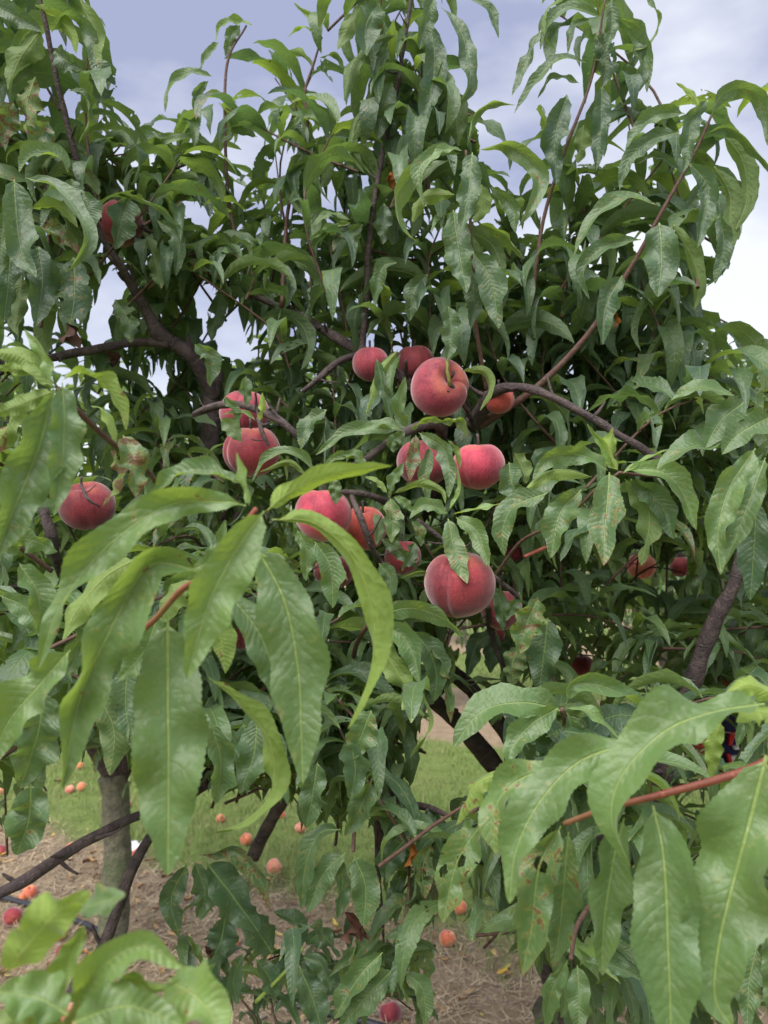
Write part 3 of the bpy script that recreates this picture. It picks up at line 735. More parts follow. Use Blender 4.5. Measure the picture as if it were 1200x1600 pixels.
# The traced leaves.  "depth base>tip | width px | roll deg (0 top side faces us, 180 underside) | tint hue,wear,young | chewed | points"
HERO = """
.42>.40|72|-5 -15 -25|.5,.25,.72|0|385,790 347,784 262,790 165,855 92,950 60,1046
.42>.39|110|-10 10 25|.4,.1,.62|0|312,893 240,882 192,945 128,1085 96,1232
.43>.40|124|0 5|.45,.12,.60|0|262,968 262,1080 263,1220 262,1368
.40>.38|90|10 20 0|.6,.1,.75|0|412,798 365,865 325,945 292,1060
.41>.44|40|160 150 120|.9,.2,1.0|0|418,797 455,768 520,742 612,728
.41>.43|60|165 150 120|.8,.1,.85|0|425,812 490,818 550,870 583,960 578,1050 543,1140
.44>.42|102|10 -5 5|.5,.1,.65|0|402,858 445,940 466,1050 470,1140 473,1224
.47>.46|66|30 10|.3,.1,.5|0|355,925 402,985 425,1045 432,1105
.46>.46|52|120 160 60|.7,.15,.75|0|325,1058 380,1105 423,1165 424,1235 385,1280 332,1302
.44>.43|76|-20 -5|.7,.2,.75|0|110,1015 60,1072 12,1130 -15,1200
.56>.54|62|150 140|.6,.2,.7|0|212,873 165,900 122,950 98,1000
.60>.60|60|10|.3,.2,.4|0|330,1130 345,1190 338,1256
.62>.60|56|0|.25,.2,.35|0|402,1120 396,1180 374,1240
.50>.50|62|-10|.4,.2,.6|0|248,958 226,1015 186,1062
.56>.55|52|10|.3,.3,.45|0|138,955 124,1010 88,1062
.58>.57|50|150|.5,.2,.6|0|300,905 268,932 232,985
.60>.58|54|0|.3,.2,.4|0|200,1040 196,1100 206,1165
.55>.55|56|10|.4,.2,.5|0|30,880 60,930 62,990
.60>.60|44|-30|.4,.2,.5|0|0,860 40,842 90,862
.60>.60|40|-20|.4,.2,.5|0|0,930 40,950 70,1000
.41>.41|20|40|.9,.1,1.0|0|390,790 384,755 370,706
.45>.45|46|-60 -30|.5,.1,.6|0|372,755 330,740 280,742 235,775
.60>.60|74|10|.3,.35,.4|0|70,1080 58,1150 32,1232
.62>.62|68|0|.3,.3,.4|0|48,1225 45,1280 26,1336
.58>.58|54|170|.2,.4,.2|0|152,1085 178,1140 172,1212
.52>.52|58|160|.7,.1,.7|0|322,945 345,1000 352,1052
.50>.50|44|170|.7,.1,.8|0|392,872 425,915 432,956
.48>.48|30|20|.6,.1,.6|0|300,890 330,875 345,850 352,812
.46>.44|106|5 10|.3,.3,.42|0|84,608 60,700 28,780 -8,872
.45>.44|56|25 5|.4,.1,.52|0|97,598 100,660 96,740 84,806
.46>.47|40|60 140 150|.7,.1,.8|0|96,595 128,583 168,605 190,638 197,672
.46>.46|36|190|.6,.1,.7|0|84,605 50,580 -10,575
.46>.46|36|160|.6,.1,.7|0|80,602 40,560 -20,548
.46>.46|38|170|.5,.1,.6|0|82,612 40,628 -15,650
.46>.46|22|30|.9,.0,1.0|0|82,604 68,555 38,514
.50>.50|48|150|.4,.8,.6|0|30,625 10,670 -20,720
.52>.52|26|120|.7,.2,.8|0|183,704 178,672 162,640 142,634
.52>.51|50|15|.3,.9,.5|0|192,680 208,722 212,778
.53>.53|26|130|.5,1.0,.5|0|172,700 185,745 160,792
.42>.40|136|-10 0|.45,.12,.62|0|1198,1180 1162,1320 1128,1450 1117,1555 1145,1606
.43>.40|110|0 3|.45,.1,.58|0|1020,1258 1037,1340 1044,1480 1050,1660
.47>.46|74|8|.5,.1,.55|0|975,1278 958,1345 944,1440 941,1524
.50>.49|88|5|.4,.65,.50|1|876,1290 842,1355 832,1440 815,1525
.52>.52|60|0|.2,.5,.4|0|888,1300 882,1370 875,1450 864,1512
.45>.43|86|-25 -15 -10|.5,.1,.66|0|990,1160 905,1190 842,1255 806,1330 796,1412
.43>.41|92|-40 -25 -30 -60|.5,.1,.70|0|1195,1100 1120,1112 1040,1142 972,1212 956,1282 986,1356
.44>.44|42|160|.9,.0,.95|0|1222,1092 1172,1070 1128,1088
.46>.46|28|170|.8,.1,.8|0|1127,1128 1114,1165 1112,1216
.44>.44|36|150|.8,.1,.85|0|1215,1118 1180,1112 1150,1128
.52>.50|60|-20|.6,.55,.75|0|872,1196 802,1224 768,1278 776,1336
.58>.56|64|-10 0|.5,.6,.62|1|768,1268 716,1342 692,1442
.56>.56|46|160 140|.7,.6,.75|0|808,1206 746,1224 712,1290
.74>.72|56|-20 -30|.5,.2,.55|0|878,1110 818,1098 752,1112 708,1168
.73>.70|48|0 10|.5,.1,.6|0|872,1106 832,1130 800,1168 794,1202
.74>.74|40|-60 20 60 150|.5,.1,.6|0|884,1100 896,1070 950,1075 1000,1108 1006,1152
.73>.72|22|60|.8,.1,.8|0|885,1106 925,1115 974,1162
.75>.75|36|20|.4,.1,.5|0|886,1114 900,1148 932,1172
.80>.80|44|0|.2,.2,.2|0|870,1125 862,1165 850,1205
.80>.80|40|20|.2,.2,.3|0|905,1120 930,1150 935,1195
.60>.60|38|10|.4,.1,.5|0|887,1500 862,1548 852,1605
.60>.58|46|0|.4,.2,.5|0|902,1508 905,1560 904,1620
.62>.62|30|20|.2,.1,.3|0|916,1502 960,1510 1002,1530
.64>.62|44|5|.3,.2,.4|0|1182,1478 1170,1540 1168,1610
.62>.62|40|0|.4,.2,.5|0|1195,1450 1210,1520 1205,1600
.84>.80|56|0 5|.5,.55,.5|0|952,738 949,782 945,830 943,884
.84>.83|34|-60 20 -20|.5,.1,.55|0|950,735 912,712 862,714 832,752
.84>.83|28|150|.7,.2,.7|0|925,745 868,735 816,770
.84>.82|48|0|.5,.4,.5|0|908,765 875,802 860,872
.84>.84|28|150|.9,.0,1.0|0|965,735 954,702 958,668
.84>.84|15|30|.9,.0,1.0|0|960,730 940,690 917,661
.84>.84|14|60|.9,.0,1.0|0|973,740 1010,718 1044,702
.84>.81|40|60 10 20|.7,.0,.75|0|978,735 1030,736 1062,762 1088,828
.86>.84|42|0|.2,.1,.3|0|985,748 1030,785 1053,842
.86>.85|42|150|.4,.3,.3|0|976,748 1014,800 1002,884
.80>.80|40|-20|.4,.4,.5|0|855,770 802,792 785,830 788,868
.80>.78|44|-60|.4,.1,.5|0|1158,716 1112,696 1070,702 1026,734
.62>.60|60|20 0 5|.5,.1,.6|0|1180,700 1140,762 1122,830 1126,898
.64>.62|50|-10|.4,.1,.5|0|1196,715 1168,790 1132,884
.66>.66|54|0|.1,.1,.12|0|1182,782 1178,860 1172,938
.78>.78|26|-50|.6,.1,.6|0|1148,618 1092,604 1048,626
.80>.78|48|0|.4,.1,.4|0|1162,628 1124,660 1102,700
.78>.77|52|-10|.4,.2,.4|0|1205,650 1152,680 1128,710
.75>.75|32|20|.5,.1,.55|0|1200,740 1195,800 1180,850
.86>.84|34|-40|.5,.1,.55|0|586,963 638,950 690,965 726,996
.86>.84|46|-10|.5,.1,.55|0|588,970 630,995 648,1030 656,1068
.86>.84|40|160|.5,.1,.6|0|597,1008 620,1050 640,1082 628,1110
.86>.84|26|150 60|.6,.1,.65|0|598,1018 655,1085 672,1130 640,1184
.90>.90|42|10|.3,.2,.35|0|645,985 672,1020 682,1058 678,1096
.90>.90|26|-60|.5,.6,.4|0|672,1010 698,1045 708,1092
.90>.90|18|20|.5,.8,.5|0|690,1050 702,1095 704,1130
1.2>1.2|30|0|.2,.1,.1|0|776,984 744,1010 730,1058
1.2>1.2|26|0|.2,.1,.1|0|776,988 768,1020 766,1052
1.2>1.18|18|100|.1,.1,.1|0|790,1062 750,1058 722,1066
.86>.85|52|10|.6,.75,.62|1|840,934 824,972 810,1022
.95>.95|52|0|.2,.3,.2|0|856,965 850,1020 842,1082
.98>.98|44|160|.2,.5,.2|0|812,1010 800,1040 802,1072
.92>.92|32|0|.4,.1,.45|0|592,880 610,905 602,938
.88>.87|15|-50|.5,.1,.55|0|624,904 664,893 700,912 736,956
.92>.92|74|0|.15,.1,.16|0|322,1348 362,1398 404,1456
.92>.92|34|0|.2,.1,.18|0|304,1346 320,1395 308,1434
.94>.94|34|0|.2,.1,.15|0|292,1350 268,1405 280,1464
.92>.90|30|-40 -10|.4,.8,.3|1|312,1336 365,1330 408,1378 424,1424
.96>.96|46|0|.15,.1,.14|0|352,1430 345,1470 328,1505
.96>.96|46|-20|.15,.1,.14|0|425,1490 402,1455 378,1425
.95>.95|30|-40|.2,.1,.14|0|470,1480 462,1442 428,1424
.95>.95|26|-40|.2,.1,.18|0|476,1478 502,1460 532,1496
.95>.94|30|-10|.2,.1,.16|0|474,1496 502,1508 517,1548
.95>.93|50|0|.15,.1,.16|0|468,1510 488,1560 505,1616
.96>.96|32|10|.2,.1,.16|0|400,1500 422,1530 430,1560
.96>.96|26|0|.2,.1,.16|0|380,1490 365,1530 372,1570
.98>.98|34|10|.2,.1,.16|0|345,1490 320,1530 290,1555
.86>.85|34|-20 0|.35,.2,.35|0|532,1296 500,1302 478,1348 471,1422
.86>.85|34|0|.35,.2,.40|0|540,1332 505,1366 480,1428
.86>.86|28|10|.2,.3,.3|1|534,1342 535,1382 528,1436
.86>.85|44|0|.35,.35,.42|0|554,1338 571,1386 568,1448
.86>.86|50|10|.4,.4,.4|1|588,1198 566,1255 538,1306
.84>.84|44|0|.3,.1,.35|0|496,1190 488,1245 478,1294
.84>.84|46|0|.3,.1,.35|0|380,1130 392,1180 382,1228
.80>.80|42|0|.2,.1,.25|0|545,1150 555,1200 548,1250
.80>.80|46|0|.4,.5,.45|0|580,1110 560,1160 552,1186
.86>.84|46|-10|.5,.35,.5|0|598,1488 562,1525 522,1592
.86>.84|42|0|.3,.1,.35|0|614,1514 572,1558 526,1615
.88>.88|24|-30|.3,.5,.35|0|600,1450 572,1474 544,1508
.88>.88|24|-30|.3,.3,.35|0|676,1437 636,1454 600,1466
.86>.85|28|10|.4,.2,.45|0|633,1520 660,1545 666,1602
.88>.88|24|10|.3,.6,.35|1|652,1466 666,1500 668,1532
.90>.90|40|0|.15,.2,.18|0|632,1312 606,1345 604,1376
.92>.92|26|0|.15,.2,.18|0|626,1368 617,1400 618,1438
.92>.92|34|0|.15,.2,.18|0|648,1362 650,1396 647,1434
.86>.85|40|10|.4,.8,.45|1|674,1318 660,1358 665,1404
.84>.84|22|-60|.5,.3,.6|0|704,1310 650,1294 606,1314 596,1348
.90>.90|18|60|.15,.1,.16|0|746,1362 746,1405 722,1442
.30>.29|80|160|.8,.3,.95|0|10,1520 50,1470 96,1420 142,1394
.31>.31|48|20|.5,.4,.6|0|122,1424 160,1408 196,1398
.30>.29|80|-10|.8,.2,.95|0|112,1572 160,1510 222,1478 288,1512
.30>.30|40|-60|.8,.2,.95|0|118,1580 190,1530 265,1536 336,1506
.30>.28|92|10|.8,.3,.9|0|262,1530 318,1568 352,1632
.29>.29|84|-10|.5,.1,.8|0|106,1586 60,1560 -6,1548
.29>.28|74|0|.5,.1,.8|0|112,1598 200,1572 290,1606
.31>.31|60|10|.8,.1,.95|0|92,1545 112,1490 132,1446
.29>.29|60|-20|.6,.1,.9|0|100,1600 40,1590 -20,1600
1.0>1.0|26|-60 0|.4,.1,.3|0|80,50 102,24 130,36 143,66 145,112
1.0>1.0|36|150|.5,.1,.5|0|125,0 142,40 148,80 156,112
1.0>1.0|38|10|.2,.3,.15|1|152,92 161,120 155,162
1.0>1.0|46|160|.4,.1,.4|0|64,45 32,90 12,140
1.0>1.0|32|10|.2,.1,.2|0|-10,8 30,28 66,50
1.0>1.0|22|150|.8,.1,.8|0|55,8 90,28 112,55 119,84
1.0>1.0|36|0|.1,.4,.15|1|85,80 105,95 130,110
1.0>1.0|14|60|.4,.4,.4|0|105,142 130,146 138,186 122,226
1.0>1.0|42|150|.3,.8,.3|1|55,120 42,165 48,215
1.0>1.0|38|0|.2,.7,.3|0|75,190 62,215 40,235
1.0>1.0|36|10|.3,.9,.3|1|20,160 8,190 2,230
.98>.96|34|-50|.6,.1,.55|0|106,270 92,247 52,240 30,270
.94>.92|50|10|.3,.1,.25|0|22,280 25,340 35,398 57,434
.94>.93|34|0|.3,.1,.25|0|5,330 2,380 -4,432
.95>.93|32|60 30 60|.5,.1,.4|0|40,278 85,292 120,332 137,378 104,426
.96>.96|22|150|.7,.3,.6|0|48,325 95,324 122,356
1.0>1.0|38|20|.5,.9,.4|1|65,355 95,368 124,398
.98>.98|34|0|.3,.1,.25|0|130,298 140,332 142,368
.98>.98|27|0|.3,.1,.3|0|112,280 114,300 112,326
.98>.96|48|0|.1,.1,.10|0|60,385 66,440 57,510
.98>.98|42|5|.1,.1,.10|0|16,400 12,450 6,502
.98>.98|24|160|.3,.5,.2|0|34,430 30,470 24,514
.99>.97|50|0|.2,.5,.15|1|115,402 116,460 106,528
1.05>1.05|48|10|.3,.1,.2|0|202,308 190,345 179,390
1.05>1.05|17|-60|.4,.1,.3|0|176,300 225,312 256,330 286,362
1.1>1.1|28|0|.4,.2,.3|0|246,345 278,370 275,432
1.1>1.1|28|150|.3,.2,.2|0|230,370 243,410 252,452
1.05>1.05|34|0|.4,.4,.3|1|180,468 200,500 204,536
1.2>1.2|26|0|.2,.3,.2|1|346,455 336,500 329,534
1.25>1.25|16|-50|.5,.1,.4|0|333,120 295,113 266,138 258,176
1.25>1.25|14|-50|.7,.1,.6|0|395,40 368,33 346,40 337,66
1.25>1.25|14|-40|.5,.1,.4|0|342,66 326,84 313,110
1.25>1.25|20|0|.3,.1,.25|0|326,127 308,145 307,184
1.25>1.25|20|0|.3,.1,.25|0|375,40 362,55 352,88
1.25>1.25|12|-50|.6,.1,.5|0|220,208 208,190 181,190
1.22>1.2|15|-50|.7,.1,.6|0|336,230 302,217 262,220 246,247
1.22>1.2|16|-50|.7,.1,.6|0|402,214 372,204 345,224
1.22>1.2|25|0|.1,.1,.1|0|326,250 309,278 313,322
1.22>1.2|24|0|.1,.1,.1|0|336,262 325,300 328,340
1.2>1.18|23|-50|.5,.1,.45|0|404,385 362,368 320,398
1.2>1.2|20|-60|.5,.2,.4|0|260,215 225,220 200,245
1.2>1.2|22|-50|.4,.6,.4|0|222,235 198,250 190,285
1.25>1.25|12|20|.9,.0,1.0|0|500,60 487,28 459,4
1.25>1.25|9|60|.9,.0,1.0|0|500,54 472,40 449,58
1.25>1.25|8|80|.9,.0,1.0|0|507,50 513,20 516,-12
1.25>1.25|12|-50|.5,.0,.5|0|500,90 524,84 541,112
1.25>1.25|10|60|.3,.0,.3|0|500,92 506,112 521,130
1.1>1.1|24|150|.4,.1,.35|0|572,0 548,35 527,78
1.08>1.06|42|10|.3,.1,.2|0|592,5 572,38 573,88
1.1>1.1|36|150|.2,.1,.2|0|618,55 586,64 552,98 538,158
1.1>1.08|28|0|.3,.1,.2|0|606,75 590,108 592,162
1.1>1.1|36|0|.3,.1,.18|0|613,130 598,170 590,218
1.05>1.05|34|10|.3,.1,.2|0|678,-4 664,35 656,78
1.08>1.06|40|0|.2,.1,.15|0|672,36 679,95 670,160 658,212
1.08>1.06|26|60 20 60|.3,.1,.2|0|688,10 716,42 731,88 732,140 700,175
1.08>1.08|17|30|.4,.1,.3|0|728,-8 765,14 779,60
1.12>1.12|38|160|.2,.1,.2|0|690,120 710,170 716,228
1.12>1.12|18|150|.4,.2,.3|0|576,160 553,200 552,240 580,274
1.15>1.15|34|0|.1,.1,.08|0|640,150 646,200 648,252
1.12>1.12|30|0|.1,.1,.10|0|610,178 612,228 619,268
1.15>1.15|26|0|.5,1.0,.6|0|612,232 615,262 612,302
.95>.93|16|-50|.8,.1,.75|0|722,235 692,234 667,260
.95>.93|24|-30|.5,.1,.5|0|718,240 682,240 655,264 662,320
.95>.92|36|0|.3,.1,.3|0|738,238 733,290 721,364
.95>.93|30|-60 -20 60|.6,.1,.5|0|745,235 790,226 836,258 840,302 810,354
.95>.94|32|-60 30 120|.6,.1,.6|0|702,250 638,280 618,320 628,358 654,380
.96>.96|26|160|.7,.1,.7|0|710,304 662,308 644,348
.95>.93|46|0|.3,.1,.35|0|708,328 716,385 729,458
.96>.96|15|-50|.6,.1,.6|0|730,228 740,182 772,160 806,164
.97>.97|30|160|.5,.1,.55|0|752,288 752,318 742,348
.97>.96|26|-20|.4,.1,.35|0|768,292 798,318 806,364
.97>.97|26|-50|.6,.1,.6|0|748,348 790,368 818,404
.96>.94|44|0|.3,.1,.28|0|740,395 768,440 779,514
.98>.98|30|0|.2,.1,.12|0|730,418 741,468 735,512
1.1>1.1|14|-50|.7,.3,.7|0|546,343 512,335 486,356
1.1>1.1|14|-40|.8,.2,.8|0|548,348 516,358 483,375
1.1>1.1|22|0|.4,.1,.35|0|566,350 550,370 553,404
1.2>1.2|20|-50|.6,.1,.5|0|512,200 480,184 444,207
1.2>1.2|24|0|.3,.1,.25|0|472,240 456,270 467,314
1.2>1.2|26|-30|.5,.1,.4|0|425,384 470,400 500,438 509,482
1.2>1.2|26|0|.3,.1,.25|0|408,362 412,390 412,418
1.1>1.1|24|-20|.5,.1,.45|0|620,410 596,420 586,482
1.1>1.1|28|0|.4,.1,.3|0|668,428 646,455 640,502
1.1>1.1|24|0|.2,.1,.15|0|600,318 600,345 598,382
1.05>1.05|21|-40|.5,.1,.4|0|940,26 892,12 856,40 844,78
1.05>1.05|11|120|.6,.1,.5|0|892,-12 854,14 848,55 870,82
1.05>1.05|17|60 120|.5,.1,.4|0|1008,-10 1028,28 1015,64 974,85
1.02>1.02|26|0|.3,.1,.2|0|956,-2 956,40 946,82
1.05>1.05|36|10|.2,.4,.15|1|930,55 948,90 940,138
1.05>1.05|22|-30|.4,.1,.3|0|965,28 1000,44 1012,90 1011,145
1.05>1.05|24|60|.4,.1,.25|0|980,50 1000,100 992,138 967,170
1.05>1.05|22|-50|.4,.1,.3|0|915,98 880,92 845,118 803,178
1.05>1.05|17|-30|.3,.1,.25|0|846,46 823,92 800,150
1.06>1.06|14|-50|.5,.1,.4|0|905,130 866,121 840,154
1.05>1.05|38|0|.1,.1,.06|0|886,148 868,210 869,290
1.05>1.05|32|0|.2,.1,.12|1|940,134 939,200 931,268
1.08>1.08|26|160|.4,.1,.4|0|912,195 908,225 903,255
1.06>1.06|28|10|.3,.1,.25|0|957,98 985,122 992,150
1.08>1.08|26|160|.5,.1,.45|0|990,152 997,178 994,204
1.05>1.05|12|-20|.3,.1,.3|0|922,30 896,42 887,84
.98>.98|26|-50 0|.4,.1,.35|0|1110,182 1130,146 1170,140 1196,175 1199,228
.98>.98|21|-40|.4,.1,.35|0|1104,208 1140,200 1178,230 1208,275
1.0>1.0|32|160|.3,.3,.3|0|1130,210 1160,250 1167,310 1150,360
.97>.97|30|10|.3,.1,.25|0|1106,155 1080,190 1075,235 1067,270
.98>.98|25|-30|.5,.1,.4|0|1070,178 1030,178 1000,200 977,237
.98>.98|27|-20|.3,.1,.3|0|1062,206 1015,220 982,250 968,298
1.0>1.0|14|-40|.2,.1,.2|0|1062,267 1030,245 994,256
.96>.95|40|10|.2,.1,.2|0|1076,254 1106,290 1100,332 1089,388
1.0>1.0|36|160|.3,.1,.3|0|1115,260 1141,310 1136,412
.99>.99|28|0|.3,.1,.2|0|1124,334 1131,385 1117,444
.94>.92|54|0|.2,.1,.25|0|1030,348 1034,400 1028,464
1.0>1.0|30|160|.4,.1,.4|0|1050,350 1080,400 1092,442 1085,484
.96>.96|25|-50|.6,.1,.5|0|1026,320 975,309 925,344 896,403
.96>.96|27|-30|.4,.1,.35|0|1002,375 946,384 912,420 921,468
.95>.94|38|0|.2,.1,.2|0|972,430 946,480 942,538
.98>.98|10|150|.9,.1,1.0|0|1092,168 1080,145 1056,129
.94>.93|20|-40|.6,.1,.55|0|490,740 468,711 425,710 394,752
.95>.95|12|160|.6,.1,.65|0|480,742 450,722 406,737
.9>.9|12|150|.9,.0,1.0|0|405,658 411,640 410,613
.92>.92|10|-50|.7,.0,.8|0|400,658 380,645 346,648
.94>.93|25|-20|.5,.1,.5|0|622,672 560,670 520,690 493,711
.96>.95|27|-20|.4,.1,.4|0|510,640 480,664 470,702
.94>.94|26|10|.4,.1,.4|0|383,588 384,610 385,634
.93>.93|17|-40|.6,.1,.6|0|562,718 526,716 499,742
.93>.93|18|-20|.5,.1,.5|0|570,732 556,712 533,710
.9>.9|21|0|.4,.1,.4|0|518,748 524,765 525,788
.95>.95|30|0|.3,.3,.3|0|304,538 330,560 328,604
.82>.82|32|0|.5,.1,.6|0|465,828 479,860 478,908
1.0>1.0|23|0|.3,.3,.3|0|588,560 598,602 613,658
1.0>1.0|20|160|.6,.1,.6|0|622,546 590,590 572,648
.92>.90|22|10|.5,.1,.5|0|637,668 624,640 633,588
.92>.92|17|-40|.6,.1,.6|0|632,674 600,662 553,674
.92>.92|19|0|.4,.1,.4|0|633,676 614,690 615,707
.92>.92|14|-50|.7,.1,.7|0|641,672 665,655 697,659
.92>.92|18|-40|.6,.1,.65|0|688,660 716,655 734,684
.91>.89|25|-10|.4,.1,.4|0|654,676 690,698 702,732 701,778
.91>.91|11|150|.6,.3,.6|0|700,688 713,705 719,733
.92>.91|22|10|.3,1.0,.3|0|650,680 645,715 640,752
.92>.91|21|0|.4,.4,.4|0|672,698 665,740 669,788
.9>.9|18|10|.5,.1,.5|0|609,770 615,750 631,723
.9>.89|15|150|.5,.1,.55|0|615,771 660,757 690,768 696,787
.9>.9|10|150|.6,.1,.6|0|605,770 588,750 570,745
.88>.87|28|0|.5,.6,.6|1|610,778 614,810 612,848
.88>.88|14|0|.6,.1,.65|0|616,776 636,788 647,802
.87>.86|23|-20|.6,.2,.6|0|700,802 664,788 640,810
.87>.87|13|60|.9,.0,1.0|0|702,798 720,765 715,726
.87>.86|13|70|.9,.0,1.0|0|705,804 745,796 792,785
.87>.84|28|-10|.5,.1,.6|0|712,808 745,830 764,886
.86>.83|32|10|.5,.6,.5|0|700,810 708,850 722,890 730,912
.9>.9|21|10|.5,.6,.5|1|643,814 656,832 657,854
.98>.98|18|150|.5,.1,.6|0|720,580 755,580 766,605 750,642
.955>.95|32|0|.3,.1,.25|0|700,478 706,520 698,564
.95>.94|42|0|.4,.1,.4|0|795,722 800,755 816,788
.98>.98|22|0|.4,.3,.4|0|596,842 620,858 652,888
.98>.97|24|20|.3,.4,.3|1|648,848 640,868 628,892
.80>.80|40|0|.5,.1,.55|0|492,846 516,886 520,950
.84>.84|30|-20|.4,.2,.4|0|548,880 530,905 508,935
1.0>1.0|24|0|.3,.2,.25|0|768,918 782,940 786,985
1.0>.99|22|30|.5,.3,.45|0|812,925 798,948 790,970
.96>.95|18|10|.4,.2,.4|0|585,802 592,820 588,852
.9>.9|24|-10|.5,.1,.5|0|345,655 362,668 378,690
.92>.92|20|10|.4,.2,.4|0|350,620 365,640 372,668
.96>.96|30|160|.4,.1,.4|0|804,708 815,730 822,756
"""
HL = []
for ln in HERO.strip().splitlines():
    dd, w, ro, ti, ho, pp = ln.split('|')
    d0, d1 = [float(x) for x in dd.split('>')]
    roll = [float(x) for x in ro.split()]
    pts = [tuple(float(q) for q in p.split(',')) for p in pp.split()]
    HL.append(dict(d0=d0, d1=d1, w=float(w), roll=roll, tint=[float(x) for x in ti.split(',')], hole=int(ho), pts=pts))

# ------------------------------------------------------------------ gaps in the canopy where the sky or the ground shows
SKY_GAPS = [
    [(158, -160), (166, 60), (178, 120), (182, 180), (215, 186), (245, 190), (255, 130), (285, 106), (318, 98), (335, 50), (350, 24), (395, 28), (440, 30), (455, -160)],
    [(520, -160), (520, 60), (508, 85), (530, 125), (540, 90), (545, -160)],
    [(700, -160), (735, 40), (742, 90), (738, 160), (730, 205), (750, 168), (795, 145), (830, 70), (845, -160)],
    [(1034, -160), (1030, 60), (1018, 150), (970, 225), (985, 235), (1010, 180), (1060, 165), (1100, 140), (1150, 128), (1400, 110), (1400, -160)],
    [(1192, 260), (1180, 335), (1152, 385), (1135, 435), (1102, 448), (1092, 486), (1130, 500), (1180, 520), (1400, 560), (1400, 200)],
    [(268, 300), (300, 365), (328, 345), (318, 325)],
    [(312, 440), (332, 460), (340, 520), (365, 490), (390, 550), (398, 570), (345, 560), (310, 520), (300, 470)],
    [(130, 500), (165, 445), (200, 405), (205, 440), (180, 500), (140, 525)],
    [(240, 570), (262, 570), (262, 612), (240, 612)],
]
GROUND_GAPS = [
    [(70, 1215), (150, 1185), (230, 1215), (330, 1235), (450, 1255), (470, 1300), (450, 1420), (395, 1420), (330, 1330), (275, 1345), (255, 1500), (250, 1700), (-150, 1700), (-150, 1345), (60, 1345)],
    [(640, 1235), (662, 1150), (690, 1085), (745, 1095), (805, 1185), (795, 1215), (735, 1225), (695, 1285), (650, 1275)],
    [(705, 970), (770, 1000), (790, 1060), (745, 1070), (720, 1050)],
    [(570, 1300), (470, 1300), (430, 1340), (440, 1430), (520, 1440), (600, 1420), (600, 1290)], [(690, 1445), (720, 1460), (785, 1470), (835, 1540), (840, 1700), (690, 1700), (680, 1520)],
    [(380, 1400), (440, 1450), (430, 1480), (380, 1480)],
]
def in_poly(px, py, poly):
    c = np.zeros(px.shape, bool)
    n = len(poly)
    for i in range(n):
        x1, y1 = poly[i]; x2, y2 = poly[(i + 1) % n]
        cond = (y1 > py) != (y2 > py)
        with np.errstate(divide='ignore', invalid='ignore'):
            xi = (x2 - x1) * (py - y1) / (y2 - y1 + 1e-12) + x1
        c ^= cond & (px < xi)
    return c

# peaches hanging in the tree: photo x, y, radius px, depth, colour, suture turn deg, tilt deg, label
PEACHES = [
    (686, 607, 46, 1.00, 'pink', 75, 76, 'round pink peach, its stalk cavity turned to us with a twig across it'),
    (578, 568, 30, 1.12, 'pink', 0, 10, 'dusky pink peach half hidden behind a thin branch, left of the round pink one'),
    (648, 568, 32, 1.16, 'deep', 30, 10, 'dark red peach showing only its top above the round pink peach'),
    (778, 624, 24, 1.06, 'orange', 60, 20, 'small red and yellow peach behind the arching brown branch'),
    (380, 645, 38, 1.06, 'pink', 0, 0, 'pink peach behind the grey twig at the left limb, above the creased one'),
    (393, 704, 44, 0.98, 'deep', -55, 15, 'plum pink peach with a deep crease, hanging under the grey twig on the left'),
    (660, 722, 41, 1.02, 'pink', 10, 5, 'pinkish red peach veiled by narrow leaves, left of the bright pink peach'),
    (746, 727, 42, 0.98, 'bright', -35, 12, 'bright pink peach with a groove from its top, below the round one'),
    (506, 803, 44, 0.96, 'bright', -90, 5, 'large pink peach above the long right-hand foreground leaf, touching an orange one'),
    (567, 825, 37, 1.02, 'orange', 20, 25, 'orange red peach with a gnarled black twig across its face'),
    (628, 870, 30, 1.05, 'deep', 0, 0, 'bright red peach glimpsed through leaves left of the largest peach'),
    (716, 911, 55, 0.88, 'deep', -28, 8, 'largest crimson peach with a deep side seam, lowest of the central group'),
    (782, 952, 34, 1.10, 'deep', 0, 0, 'dark red peach in shade just right of the largest crimson peach'),
    (520, 893, 30, 1.05, 'deep', 0, 0, 'deep red peach mostly covered by the long foreground leaves'),
    (134, 790, 42, 0.98, 'deep', 20, 30, 'crimson peach at the far left edge beside a black knobbly twig'),
    (186, 350, 36, 1.16, 'deep', 10, 0, 'dark peach high in the left branches with a leaf hanging over it'),
    (1001, 884, 23, 1.90, 'pale', 20, 0, 'pink and orange peach hanging in the right background foliage'),
    (1062, 885, 17, 1.95, 'deep', 0, 0, 'dusky red peach to the right of the other one in the right background'),
    (908, 1040, 19, 1.75, 'deep', 0, 0, 'small dark red peach deep in the leaves right of the grass gap'),
    (804, 864, 14, 1.30, 'pink', 0, 0, 'small pink peach peeping out right of the hanging new leaves'),
    (378, 996, 19, 0.95, 'deep', 0, 0, 'dark red peach hidden behind the big foreground leaves in the middle left'),
    (772, 992, 16, 1.25, 'deep', 0, 0, 'small deep red peach under the shaded one beside a dark twig'),
    (1097, 1160, 20, 1.30, 'orange', 0, 0, 'orange peach behind the lower right foreground leaves beside a navy bag'),
    (68, 1716, 132, 0.33, 'pale', 0, 0, 'pink peach close to the camera at the bottom left under pale leaves'),
]

